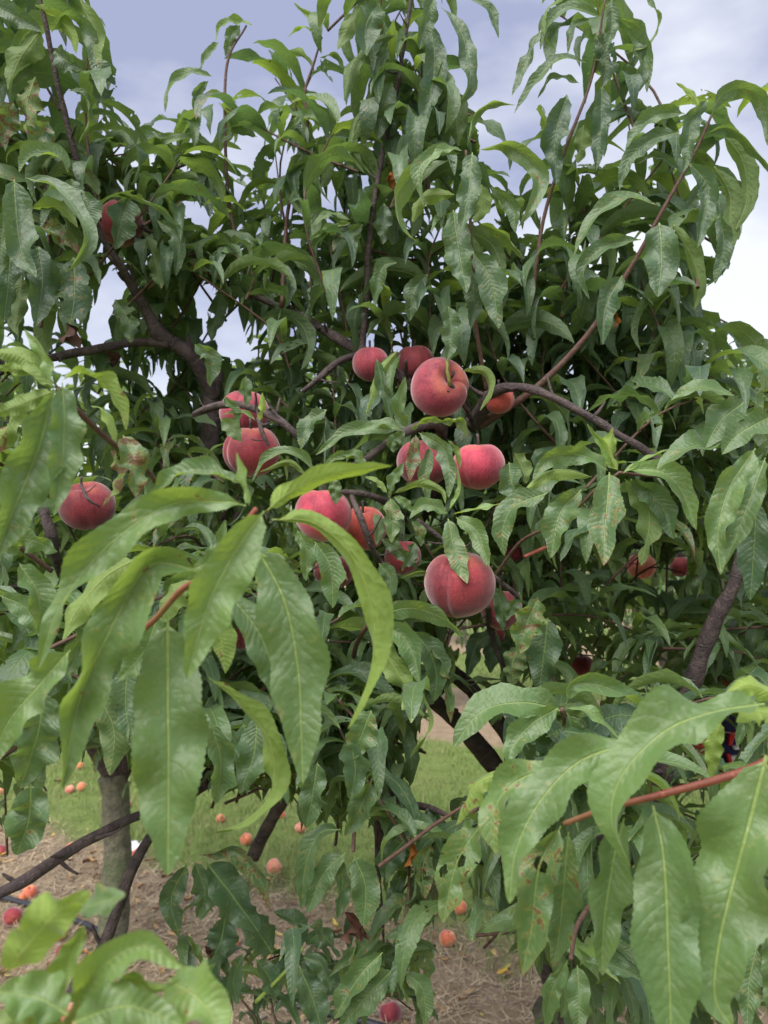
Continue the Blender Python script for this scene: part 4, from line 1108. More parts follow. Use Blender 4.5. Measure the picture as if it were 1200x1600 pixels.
# ------------------------------------------------------------------ branches of the main tree (pixels, depth, radius px)
def px_path(pts): return [at(x, y, d) for x, y, d in pts]
BR = [  # name, material, [(x,y,d)], [radius px]
    ('limb', M_BARK, [(880, 1600, 1.55), (840, 1330, 1.55), (785, 1215, 1.5), (725, 1140, 1.5), (650, 1060, 1.48), (612, 960, 1.42), (640, 850, 1.35), (690, 740, 1.22), (745, 662, 1.12)], [30, 20, 14, 13, 13, 14, 13, 12, 10]),
    ('limb', M_BARK, [(840, 1300, 1.56), (800, 1165, 1.5), (740, 1085, 1.48), (690, 1030, 1.5), (650, 900, 1.5)], [14, 12, 12, 11, 9]),
    ('limb', M_BARK, [(885, 1600, 1.5), (930, 1420, 1.3), (1015, 1255, 1.10), (1068, 1100, 1.05), (1110, 985, 1.02), (1148, 905, 1.0), (1180, 780, 1.0)], [30, 24, 14, 13, 12, 10, 7]),
    ('limb', M_BARK, [(600, 1480, 1.15), (591, 1330, 1.12), (600, 1240, 1.12), (590, 1180, 1.16), (560, 1100, 1.25), (440, 1000, 1.35), (352, 850, 1.30), (330, 740, 1.26), (337, 575, 1.24)], [2.5, 4, 17, 15, 15, 16, 17, 15, 13]),
    ('branch', M_BARK, [(337, 620, 1.24), (300, 560, 1.2), (250, 520, 1.18), (225, 480, 1.16), (185, 410, 1.12), (155, 362, 1.1), (120, 250, 1.05), (90, 130, 1.02), (60, -20, 1.0)], [11, 12, 11, 8, 6.5, 5, 4.5, 4, 3]),
    ('branch', M_BARK, [(262, 535, 1.18), (215, 535, 1.18), (150, 545, 1.16), (70, 562, 1.15), (-60, 600, 1.15)], [8, 6, 6.5, 6, 5]),
    ('branch', M_BARK, [(350, 633, 1.0), (300, 650, 1.02), (345, 632, 1.0), (400, 640, .98), (440, 660, .96), (470, 684, .96)], [3, 3.5, 6, 6.5, 7, 7]),
    ('branch', M_BARK, [(590, 562, 1.15), (545, 540, 1.16), (500, 512, 1.18), (460, 490, 1.2), (380, 455, 1.22), (330, 430, 1.22), (280, 390, 1.2), (215, 350, 1.15)], [10, 8, 6.5, 6, 5, 4, 3.5, 3]),
    ('branch', M_BARK, [(745, 662, 1.12), (700, 640, 1.14), (640, 600, 1.14), (585, 560, 1.14), (562, 545, 1.14)], [11, 9, 9, 8.5, 7]),
    ('branch', M_BARK, [(562, 552, 1.15), (530, 565, 1.12), (500, 590, 1.1), (474, 610, 1.1)], [6, 5, 4.5, 4]),
    ('branch', M_BARK, [(566, 562, 1.15), (570, 500, 1.15), (575, 400, 1.14), (585, 310, 1.12), (600, 230, 1.12), (620, 140, 1.12), (642, 0, 1.12), (650, -80, 1.1)], [7, 5, 5, 4.5, 4, 3.5, 3, 2.5]),
    ('branch', M_BARK, [(742, 662, 1.10), (765, 620, 1.05), (800, 605, 1.02), (850, 615, .98), (910, 645, .96), (1000, 700, .95), (1060, 745, .95), (1090, 780, .95)], [14, 9, 6.5, 6.5, 6, 6, 5, 4]),
    ('branch', M_TWIG, [(745, 665, 1.1), (790, 640, 1.08), (850, 595, 1.06), (920, 520, 1.04), (990, 410, 1.02), (1040, 320, 1.0), (1085, 240, 1.0), (1112, 180, .99)], [8, 6, 5, 4.2, 3.6, 3.0, 2.5, 2]),
    ('twig', M_BARK, [(742, 664, 1.08), (732, 645, 1.03), (712, 612, .98), (703, 600, .97)], [5, 4, 4.5, 4]),
    ('twig', M_GREENSTEM, [(703, 602, .965), (699, 575, .96), (699, 548, .985), (703, 500, 1.03)], [3.5, 3, 2.5, 2]),
    ('branch', M_BARK, [(690, 740, 1.2), (690, 672, 1.03), (655, 665, .98), (600, 695, .95), (560, 725, .95), (500, 735, 1.0)], [10, 9, 7, 6, 5, 4]),
    ('branch', M_BARK, [(640, 850, 1.35), (625, 800, 1.1), (600, 783, .98), (560, 770, .95), (520, 768, .95)], [9, 6, 5, 5, 3]),
    ('twig', M_BARK, [(548, 772, .95), (560, 800, .93), (572, 830, .93), (585, 862, .95), (600, 885, .98)], [4, 5.5, 5, 4.5, 4]),
    ('twig', M_BARK, [(650, 812, .98), (680, 835, .98), (720, 862, .98), (770, 900, .98), (815, 935, 1.0)], [5, 4.5, 4.5, 4.5, 4]),
    ('twig', M_BARK, [(412, 668, .95), (404, 650, .95), (408, 672, .94), (420, 697, .935)], [3, 4, 3.5, 3]),
    ('twig', M_BARK, [(762, 945, 1.0), (768, 985, 1.12), (785, 1040, 1.15), (800, 1070, 1.2)], [5, 5.5, 5, 4]),
    ('branch', M_BARK, [(-30, 1410, .78), (40, 1375, .80), (100, 1335, .84), (160, 1302, .88), (214, 1275, .92), (262, 1250, .97), (330, 1200, 1.1)], [9, 9, 8.5, 8, 7.5, 7, 7]),
    ('branch', M_BARK, [(90, 1600, .95), (125, 1530, .98), (160, 1480, 1.0), (190, 1395, 1.02), (228, 1318, 1.05), (300, 1240, 1.12), (420, 1180, 1.2), (560, 1120, 1.25)], [10, 9, 8.5, 9, 8, 8, 9, 11]),
    ('branch', M_BARK, [(395, 1340, 1.5), (420, 1285, 1.5), (445, 1245, 1.48), (500, 1150, 1.4)], [10, 10, 11, 10]),
    ('twig', M_BARK, [(590, 1440, 1.05), (588, 1330, 1.08), (590, 1250, 1.1)], [2.6, 3, 4]),
    ('branch', M_BARK, [(68, 798, .90), (76, 830, .90), (84, 858, .92), (110, 920, 1.0), (200, 1000, 1.15)], [8, 9, 8, 6, 6]),
    ('branch', M_BARK, [(-30, 922, 1.0), (20, 918, 1.0), (60, 905, 1.0), (110, 912, 1.02), (200, 960, 1.1)], [5, 5, 5.5, 5, 5]),
    ('twig', M_BARK, [(126, 758, .95), (138, 780, .93), (156, 792, .94)], [2, 2.6, 1.5]),
    ('branch', M_BARK, [(600, 1240, 1.12), (640, 1255, 1.05), (672, 1262, 1.0), (700, 1275, .98)], [13, 7, 5, 3]),
    ('branch', M_BARK, [(1010, 1260, 1.10), (930, 1310, .98), (850, 1330, .95), (790, 1345, .92), (760, 1360, .9)], [9, 7, 5, 4, 3]),
    ('twig', M_BARK, [(785, 1218, 1.45), (815, 1205, 1.4), (835, 1170, 1.3)], [6, 5, 4]),
    ('shoot', M_SHOOT, [(200, 1000, .50), (240, 970, .47), (280, 925, .45), (318, 897, .44), (370, 835, .42), (400, 795, .41)], [4.4, 4.8, 5.2, 5.2, 4.8, 4]),
    ('shoot', M_SHOOT, [(1300, 1130, .45), (1200, 1188, .45), (1130, 1215, .45), (1020, 1245, .46), (950, 1262, .47), (882, 1287, .48)], [7, 6.8, 6.4, 5.6, 5, 4]),
    ('shoot', M_TWIG, [(260, 770, .62), (215, 720, .56), (185, 700, .52), (140, 660, .48), (90, 608, .46)], [3.5, 4.5, 5, 4.5, 4]),
        ('shoot', M_TWIG, [(10, 840, .7), (40, 862, .72), (80, 892, .75)], [3, 4, 4]),
    ('shoot', M_GREENSTEM, [(400, 1565, .97), (425, 1540, .96), (455, 1508, .95), (474, 1480, .95)], [3.6, 3.2, 2.8, 2.2]),
    ('shoot', M_TWIG, [(560, 1210, 1.0), (555, 1260, .9), (552, 1330, .86)], [3, 3, 3]),
    ('shoot', M_TWIG, [(640, 1330, .95), (638, 1400, .9), (630, 1460, .88), (622, 1512, .87)], [2.2, 2.4, 2.8, 3.2]),
    ('shoot', M_TWIG, [(770, 905, 1.0), (812, 848, .95), (860, 822, .9), (905, 790, .86), (930, 765, .85), (968, 738, .84)], [2.5, 2.5, 2.3, 2.2, 2.2, 2.2]),
    ('shoot', M_TWIG, [(1060, 745, .95), (1040, 745, .9), (1000, 742, .86), (968, 738, .84)], [2.5, 2.5, 2.5, 2.5]),
    ('shoot', M_SHOOT, [(1280, 660, .95), (1200, 655, .9), (1100, 690, .85), (1048, 702, .85)], [4, 4, 3.5, 3]),
    ('shoot', M_TWIG, [(440, 480, 1.2), (450, 330, 1.24), (480, 200, 1.25), (475, 150, 1.25), (490, 100, 1.25), (503, 58, 1.25)], [3.5, 3, 2.6, 2.3, 2.0, 1.5]),
    ('shoot', M_TWIG, [(390, 470, 1.22), (360, 330, 1.25), (352, 220, 1.25), (355, 100, 1.25), (385, 40, 1.25)], [3.6, 3, 2.5, 2.2, 1.5]),
    ('shoot', M_TWIG, [(760, 610, 1.05), (740, 480, 1.0), (735, 350, .97), (728, 235, .95)], [3.6, 3, 2.6, 2]),
    ('shoot', M_TWIG, [(830, 480, 1.12), (850, 340, 1.1), (885, 230, 1.07), (925, 120, 1.06), (945, 0, 1.04)], [3.6, 3.0, 2.5, 2.3, 1.6]),
    ('shoot', M_GREENSTEM, [(100, 1610, .30), (110, 1590, .30), (130, 1560, .30)], [10, 9, 7]),
    ('shoot', M_TWIG, [(950, 1260, .98), (900, 1180, .80), (878, 1108, .74)], [5, 4.5, 4]),
    ('shoot', M_TWIG, [(950, 1380, .85), (905, 1440, .68), (892, 1498, .61)], [5, 4, 3.5]),
    ('shoot', M_SHOOT, [(820, 870, .98), (860, 850, 1.0), (870, 830, .95)], [3, 3, 2.5]),
    ('shoot', M_TWIG, [(545, 1060, 1.1), (560, 1000, .95), (588, 964, .87)], [4, 4, 3.5]),
]

tree_base = at_ground(905, 2112)
tree_base = np.array([tree_base[0], tree_base[1], 0.0])
main_tree = empty('peach_tree', tuple(tree_base))
tag(main_tree, 'near peach tree filling the view, hung with ripe peaches among long drooping leaves', 'tree')
crotch = at(884, 1590, 1.55)
tube('trunk', [tree_base + [0.02, 0.02, -0.15], tree_base + [0.0, 0.0, 0.12], crotch * 0.5 + tree_base * 0.5 + [0.02, 0.01, 0.05], crotch + [0, 0, 0.02]], [0.095, 0.082, 0.068, 0.06], M_TRUNK, main_tree, 18, 0.25, 0.02, 3)
for i, (nm, mt, pts, rad) in enumerate(BR):
    W = px_path(pts)
    R = [r * p[2] / FPX for r, p in zip(rad, pts)]
    jit = 0.5 if mt is M_BARK else 0.15
    tube(nm, W, R, mt, main_tree, 12 if max(rad) > 7 else 8, jit, max(0.006, min(R) * 1.2), i)
    # spurs and buds on the older wood
    if mt is M_BARK:
        C = catmull(W, 60); rr = random.Random(i)
        for k in range(max(1, int(len(pts) * 0.9))):
            j = rr.randrange(6, 54)
            dirv = np.array([rr.uniform(-1, 1), rr.uniform(-1, 0.2), rr.uniform(-0.4, 1)]); dirv /= np.linalg.norm(dirv)
            r0 = float(np.interp(j / 59, np.linspace(0, 1, len(R)), R))
            ln_ = rr.uniform(0.012, 0.030)
            tube('spur', [C[j], C[j] + dirv * (r0 + ln_ * 0.4), C[j] + dirv * (r0 + ln_) + [0, 0, 0.004]], [r0 * 0.45, r0 * 0.38, r0 * 0.22], M_BARK, main_tree, 6, 0.5, 0.003, i * 7 + k)

# ------------------------------------------------------------------ procedural shoots filling the crown
def in_any(px, py, polys):
    m = np.zeros(px.shape, bool)
    for p in polys: m |= in_poly(px, py, p)
    return m

ZONES = [
    ((510, 1440, 680, 1640), (0.9, 1.2), 8, 0.09, 0.0, 0.25),
    ((280, 1150, 480, 1235), (1.0, 1.3), 8, 0.10, 0.0, 0.25),
    ((430, 1120, 640, 1250), (0.95, 1.3), 14, 0.10, 0.0, 0.25),
    ((590, 1290, 690, 1400), (0.92, 1.1), 5, 0.09, 0.0, 0.2),
    ((170, 195, 345, 440), (1.15, 1.35), 13, 0.110, 0.6, 0.3),  # polygon (x0,y0,x1,y1), depth range, shoots, leaf length m, upness, young
    ((-120, -120, 175, 240), (1.0, 1.4), 17, 0.125, 0.9, 0.25),
    ((-120, 220, 300, 540), (1.05, 1.5), 17, 0.120, 0.7, 0.25),
    ((180, 40, 520, 460), (1.2, 1.45), 21, 0.120, 0.85, 0.3),
    ((510, -120, 740, 560), (1.12, 1.45), 25, 0.130, 0.85, 0.22),
    ((600, 220, 860, 600), (1.08, 1.35), 14, 0.130, 0.8, 0.28),
    ((790, -60, 1030, 560), (1.1, 1.35), 15, 0.135, 0.85, 0.22),
    ((950, 160, 1180, 480), (1.02, 1.25), 9, 0.135, 0.7, 0.28),
    ((380, 400, 700, 620), (1.2, 1.6), 14, 0.115, 0.5, 0.25),
    ((760, 440, 1100, 760), (1.15, 1.7), 19, 0.120, 0.5, 0.22),
    ((1020, 560, 1330, 1000), (0.95, 1.8), 40, 0.125, 0.4, 0.35),
    ((-150, 520, 330, 800), (1.1, 2.0), 40, 0.110, 0.5, 0.4),
    ((-150, 760, 340, 1100), (0.85, 1.8), 48, 0.115, 0.2, 0.35),
    ((300, 640, 640, 900), (1.1, 1.9), 44, 0.105, 0.4, 0.40),
    ((300, 900, 640, 1120), (0.9, 1.8), 44, 0.110, 0.1, 0.30),
    ((600, 640, 900, 980), (1.15, 1.9), 40, 0.110, 0.4, 0.35),
    ((780, 760, 1100, 1080), (1.05, 1.9), 30, 0.110, 0.1, 0.30),
    ((800, 1060, 1330, 1600), (0.75, 1.5), 66, 0.110, 0.0, 0.28),
    ((-100, 1050, 110, 1200), (0.75, 1.3), 12, 0.110, 0.0, 0.3),
    ((280, 1080, 640, 1180), (0.95, 1.6), 22, 0.105, 0.0, 0.22),
    ((280, 1350, 420, 1560), (0.95, 1.2), 7, 0.09, 0.0, 0.15),
    ((600, 1300, 690, 1400), (0.92, 1.1), 4, 0.09, 0.0, 0.2),
    ((320, 540, 640, 720), (2.0, 2.9), 60, 0.110, 0.6, 0.6),
    ((950, 500, 1350, 700), (2.0, 2.8), 50, 0.115, 0.6, 0.4),
    ((640, 520, 1000, 900), (2.0, 2.8), 32, 0.115, 0.5, 0.25),
    ((-150, 560, 330, 760), (2.0, 2.9), 36, 0.110, 0.6, 0.6),
    ((-200, -300, 1400, -140), (1.1, 1.6), 12, 0.125, 0.9, 0.25),
]
LB = dict(base=[], az=[], e0=[], bend=[], L=[], W=[], r0=[], r1=[], daz=[], young=[], gid=[])
shoot_tubes = []
for zi, (box, dr, ns, Lm, upn, yng) in enumerate(ZONES):
    r = np.random.default_rng(100 + zi)
    made = 0; tries = 0
    while made < ns and tries < ns * 20:
        tries += 1
        x, y = r.uniform(box[0], box[2]), r.uniform(box[1], box[3])
        if in_any(np.array([x]), np.array([y]), SKY_GAPS + GROUND_GAPS)[0]: continue
        d = r.uniform(*dr)
        tip = at(x, y, d)
        ln_ = r.uniform(0.14, 0.34)
        az = r.uniform(0, 2 * math.pi)
        el = math.radians(r.normal(10 + 62 * upn, 22))
        D0 = np.array([math.cos(az) * math.cos(el), math.sin(az) * math.cos(el) * 0.7, math.sin(el)])
        base = tip - D0 * ln_
        midp = (base + tip) / 2 + np.array([r.normal(0, 0.02), r.normal(0, 0.02), -0.01 if upn > 0.5 else 0.03])
        C = catmull([base, midp, tip], 24)
        shoot_tubes.append((C, 0.0024))
        nl = int(ln_ / 0.0185) + 3
        ga = r.uniform(0, 6.28)
        for k in range(nl):
            f = (k + 0.5) / nl
            p = C[min(23, int(f * 23))]
            ga += 2.3999 + r.normal(0, 0.3)
            tipf = f ** 2
            L = Lm * r.uniform(0.75, 1.15) * (1 - 0.35 * max(0, f - 0.85) / 0.15)
            LB['base'].append(p); LB['az'].append(ga)
            LB['e0'].append(math.radians(r.uniform(15, 62) + 20 * tipf))
            LB['bend'].append(math.radians(r.uniform(95, 185) - (25 if f > 0.85 else 0)) * (1.0 if upn > 0.3 else 0.85))
            LB['L'].append(L * 1.1); LB['W'].append(L * r.uniform(0.100, 0.132))
            LB['r0'].append(r.normal(0, 0.25)); LB['r1'].append(r.normal(0, 0.75)); LB['daz'].append(r.normal(0, 0.5))
            LB['young'].append(np.clip(yng * (0.65 if box[1] < 560 else 1.0) + r.normal(0, 0.12) + (0.35 if f > 0.9 else 0), 0, 1)); LB['gid'].append(zi)
        made += 1
for k in LB: LB[k] = np.array(LB[k])
R_GEN, K_GEN = 13, 5
C, S, Nn = generic_leaves(LB['base'], LB['az'], LB['e0'], LB['bend'], LB['L'], LB['W'], LB['r0'], LB['r1'], R_GEN, LB['daz'])
n0 = len(C)
px, py, pd = project(C)
sky_frac = in_any(px, py, SKY_GAPS).mean(1)
gr_frac = in_any(px, py, GROUND_GAPS).mean(1)
keep = (sky_frac < 0.10) & (gr_frac < 0.12) & (pd.min(1) > 0.5)
for (x, y, rad, d) in [(1135, 1150, 17, 1.7), (1132, 1182, 14, 1.7)]:      # the bag shows through a chink in the leaves
    keep &= ~((((px - x) ** 2 + (py - y) ** 2 < rad ** 2) & (pd < d)).any(1))
for (x, y, rad) in [(921, 250, 9), (1010, 254, 10), (855, 332, 12), (1106, 385, 11), (434, 258, 14), (676, 305, 10), (760, 355, 13), (468, 380, 10), (481, 430, 10), (517, 150, 13),
                    (820, 210, 11), (787, 190, 12), (640, 95, 9), (620, 30, 10), (400, 235, 9), (560, 60, 8), (895, 110, 9), (985, 290, 8), (705, 215, 8), (520, 300, 7), (450, 330, 8), (235, 250, 9), (185, 330, 8)]:
    keep &= ~(((px - x) ** 2 + (py - y) ** 2 < rad ** 2).any(1))      # chinks of sky between the shoots
for (x, y, rad) in [(610, 1584, 20), (719, 1416, 12), (699, 1467, 14), (429, 1354, 14), (366, 1468, 8)]:
    keep &= ~(((px - x) ** 2 + (py - y) ** 2 < rad ** 2).any(1))      # windfalls seen past the leaves
# the bare stretches of wood the photo shows stay in view
CLEAR = [[(765, 620, 1.05), (800, 605, 1.02), (850, 615, .98), (910, 645, .96), (975, 688, .95)], [(345, 632, 1.0), (400, 640, .98), (440, 660, .96), (470, 684, .96)],
         [(250, 520, 1.18), (225, 480, 1.16), (185, 410, 1.12)], [(337, 640, 1.24), (337, 580, 1.24), (300, 560, 1.2)], [(575, 400, 1.14), (585, 310, 1.12)],
         [(545, 540, 1.16), (500, 512, 1.18)], [(800, 635, 1.08), (850, 595, 1.06), (915, 525, 1.04)], [(1085, 1050, 1.03), (1110, 985, 1.02), (1145, 910, 1.0)], [(742, 660, 1.1), (712, 612, .98)]]
for ln_pts in CLEAR:
    A_ = np.array(ln_pts, float)
    for q in range(len(A_) - 1):
        for f_ in np.linspace(0, 1, 7):
            x, y, d = A_[q] * (1 - f_) + A_[q + 1] * f_
            keep &= ~((((px - x) ** 2 + (py - y) ** 2 < 11 ** 2) & (pd < d)).any(1))
# leave the fruit the photo shows clear of filler leaves
for (x, y, rad, d, *_q) in PEACHES:
    hit = ((px - x) ** 2 + (py - y) ** 2 < (rad * 0.95) ** 2) & (pd < d + 0.03)
    keep &= ~(hit.mean(1) > 0.06)
keep &= ~((pd.min(1) < 0.95) & (py.mean(1) < 560) & (np.abs(px.mean(1) - 600) < 700))
sel = np.where(keep)[0]
C, S, Nn = C[sel], S[sel], Nn[sel]
for k in LB: LB[k] = LB[k][sel]
N = len(sel)
rg = np.random.default_rng(5)
tint = np.column_stack([rg.uniform(0, 1, N), np.clip(rg.exponential(0.16, N), 0, 1), LB['young']])
holes = (rg.random(N) < 0.26)
gen = dict(C=C, S=S, N=Nn, W=LB['W'], tint=tint, holes=holes, fold=rg.uniform(0.1, 0.85, N), ruf=rg.uniform(0.08, 0.42, N),
           rufN=rg.uniform(1.5, 3.5, N), phase=rg.uniform(0, 6.28, N), curl=rg.uniform(-0.35, 0.15, N))
Pg, Ug, Vg, Eg = blade_verts(gen['C'], gen['S'], gen['N'], gen['W'], K_GEN, gen['fold'], gen['ruf'], gen['rufN'], gen['phase'], gen['curl'], rg)

# shoots that carry the filler leaves: those in the crown of the tree, one mesh of thin twigs
def many_tubes(name, curves, mat, parent, sides=5):
    V, F = [], []
    off = 0
    for (C_, rad) in curves:
        Cc = C_[::3]; n = len(Cc)
        T = np.gradient(Cc, axis=0); T /= np.linalg.norm(T, axis=1, keepdims=True)
        A = np.cross(T, [0.3, 0.9, 0.1]); A /= np.linalg.norm(A, axis=1, keepdims=True); B = np.cross(T, A)
        th = np.linspace(0, 2 * np.pi, sides, endpoint=False)
        R = rad * np.linspace(1.0, 0.5, n)
        V.append((Cc[:, None] + R[:, None, None] * (np.cos(th)[None, :, None] * A[:, None] + np.sin(th)[None, :, None] * B[:, None])).reshape(-1, 3))
        i0 = np.arange(n - 1)[:, None] * sides + np.arange(sides)[None]; i1 = np.arange(n - 1)[:, None] * sides + (np.arange(sides)[None] + 1) % sides
        F.append(np.stack([i0, i1, i1 + sides, i0 + sides], -1).reshape(-1, 4) + off); off += n * sides
    o = link_mesh(name, np.vstack(V), np.vstack(F), [mat])
    me = o.data; uvl = me.uv_layers.new(name='bark_uv')
    if parent is not None: keep_world(o, parent)
    o['kind'] = 'stuff'
    return o
vis_sh = []
for (C_, rad) in shoot_tubes:
    qx, qy, qd = project(C_)
    if in_any(qx, qy, SKY_GAPS + GROUND_GAPS).mean() < 0.15: vis_sh.append((C_, rad))
many_tubes('shoots', vis_sh, M_TWIG, main_tree)

# which filler leaves show largest? coarse depth splat over filler and traced leaves
GW, GH = 300, 400
def splat(P, ids, buf):
    x, y, d = project(P)
    xi = (x / 4).astype(int); yi = (y / 4).astype(int)
    ok = (xi >= 0) & (xi < GW) & (yi >= 0) & (yi < GH) & (d > 0.05)
    buf.append((yi[ok] * GW + xi[ok], d[ok], ids[ok]))
buf = []
def dense(P):   # refine leaf grid (N,R,K,3) for the splat
    a = 0.5 * (P[:, 1:] + P[:, :-1]); Q = np.concatenate([P, a], 1)
    b_ = 0.5 * (Q[:, :, 1:] + Q[:, :, :-1]); return np.concatenate([Q, b_], 2)
Dg = dense(dense(Pg)); splat(Dg.reshape(-1, 3), np.repeat(np.arange(N), Dg.shape[1] * Dg.shape[2]), buf)
hero_data = []
for i, h in enumerate(HL):
    near = h['d0'] < 0.7
    rows = 72 if near else (34 if h['d0'] < 0.96 else 22)
    C1, S1, N1, W1 = hero_leaf(h['pts'], h['d0'], h['d1'], h['w'], h['roll'], rows)
    rr = np.random.default_rng(500 + i)
    f = np.array([rr.uniform(0.35, 0.85)]); ruf = np.array([rr.uniform(0.25, 0.55) if near else rr.uniform(0.15, 0.38)]); rn = np.array([rr.uniform(1.8, 3.4)]); ph = np.array([rr.uniform(0, 6.28)]); cu = np.array([rr.uniform(-0.3, 0.05)])
    P1, U1, V1, E1 = blade_verts(C1[None], S1[None], N1[None], np.array([W1]), 7, f, ruf, rn, ph, cu, rr)
    h['tint'][1] = max(h['tint'][1], 0.10 + 0.28 * rr.random())
    hero_data.append((P1, U1, V1, E1, np.array([h['tint']]), np.array([h['hole']]), h['w'] * len(h['pts']) / h['d0']))
    Dh = dense(dense(P1)) if rows < 60 else dense(dense(dense(P1)))
    splat(Dh.reshape(-1, 3), np.full(Dh.shape[1] * Dh.shape[2], 10 ** 6 + i), buf)
cell = np.concatenate([q[0] for q in buf]); dep = np.concatenate([q[1] for q in buf]); ids = np.concatenate([q[2] for q in buf])
o_ = np.lexsort((dep, cell)); cell, ids = cell[o_], ids[o_]
first = np.concatenate([[True], cell[1:] != cell[:-1]])
vid = ids[first]
cnt = np.bincount(vid[vid < 10 ** 6], minlength=N)
order = np.argsort(-cnt)
hero_cnt = {i: int((vid == 10 ** 6 + i).sum()) for i in range(len(HL))}
hrank = sorted(range(len(HL)), key=lambda i: -hero_cnt[i])
n_hero = min(len(HL), 300)
n_gen = 300 - n_hero
for i in hrank[:n_hero]:
    P1, U1, V1, E1, t1, h1, _w = hero_data[i]
    mesh_from_leaves('leaf', P1, U1, V1, E1, t1, h1, main_tree)
big = set(order[:n_gen].tolist())
for j in order[:n_gen]:
    q = slice(j, j + 1)
    mesh_from_leaves('leaf', Pg[q], Ug[q], Vg[q], Eg[q], tint[q], holes[q], main_tree)
rest = np.array([j for j in range(N) if j not in big])
fo = mesh_from_leaves('foliage', Pg[rest], Ug[rest], Vg[rest], Eg[rest], tint[rest], holes[rest], main_tree)
fo['kind'] = 'stuff'
print('LEAVES filler', N, 'of', n0, 'traced', len(HL))

# ------------------------------------------------------------------ peaches
def peach_mesh(name, rad, mat, seed, groove=0.08, cav=0.34):
    rr = np.random.default_rng(seed)
    nt_, npz = 36, 56
    th = np.linspace(0, np.pi, nt_)[:, None]; ph = np.linspace(-np.pi, np.pi, npz, endpoint=False)[None]
    r = 1.0 - cav * np.exp(-(th / 0.34) ** 2)
    dph = np.abs((ph + np.pi) % (2 * np.pi) - np.pi)
    gm = np.sin(np.clip(th, 0, np.pi)) ** 0.5 * (1 - 0.5 * th / np.pi)
    r = r - groove * np.exp(-(dph / 0.11) ** 2) * gm + 0.06 * np.exp(-(dph / 0.55) ** 2) * gm
    r = r * (1 + 0.045 * np.sin(ph) * np.sin(th)) + 0.03 * np.exp(-((np.pi - th) / 0.18) ** 2)
    r = r * (1 + 0.015 * np.sin(3 * ph + seed) * np.sin(2 * th))
    x = r * np.sin(th) * np.cos(ph); y = r * np.sin(th) * np.sin(ph); z = r * np.cos(th) * 0.95
    V = np.stack([x, y, z], -1).reshape(-1, 3) * rad
    i0 = np.arange(nt_ - 1)[:, None] * npz + np.arange(npz)[None]; i1 = np.arange(nt_ - 1)[:, None] * npz + (np.arange(npz)[None] + 1) % npz
    F = np.stack([i0, i0 + npz, i1 + npz, i1], -1).reshape(-1, 4)
    me = bpy.data.meshes.new(name)
    me.from_pydata(V.tolist(), [], F.tolist()); me.materials.append(mat)
    import bmesh
    bm = bmesh.new(); bm.from_mesh(me); bmesh.ops.remove_doubles(bm, verts=bm.verts, dist=rad * 1e-4); bm.to_mesh(me); bm.free()
    me.polygons.foreach_set('use_smooth', np.full(len(me.polygons), True))
    return me

for i, (x, y, rp, d, colr, turn, tilt, label) in enumerate(PEACHES):
    rad = rp * d / FPX * 1.0
    c = at(x, y, d)
    root = empty('peach', tuple(c))
    tag(root, label, 'peach', 'peaches hanging in the trees')
    # groove starts facing the camera (-Y); tilt leans the stalk end towards the camera
    rot = Matrix.Rotation(math.radians(24 if i == 0 else 0), 4, 'Z') @ Matrix.Rotation(math.radians(tilt), 4, 'X') @ Matrix.Rotation(math.radians(-90 + turn), 4, 'Z')
    o = bpy.data.objects.new('fruit', peach_mesh('fruit', rad, PEACH_MATS[colr], i, 0.20 if i in (4, 5, 11) else 0.12, 0.42 if i == 0 else 0.32))
    COL.objects.link(o); o.parent = root
    rs_ = random.Random(i * 3 + 1); o.matrix_local = rot @ Matrix.Diagonal((rs_.uniform(0.95, 1.06), rs_.uniform(0.95, 1.05), rs_.uniform(0.93, 1.03), 1))
    top = rot @ Vector((0, 0, rad * 0.60)); out = rot @ Vector((0, 0, rad * 1.0))
    st = tube('stalk', [c + np.array(top), c + np.array(out), c + np.array(out) + np.array([0.0, 0.002, 0.005])], [0.0016, 0.0016, 0.0020], M_BARK, None, 7, 0.4, 0.003, i)
    keep_world(st, root)

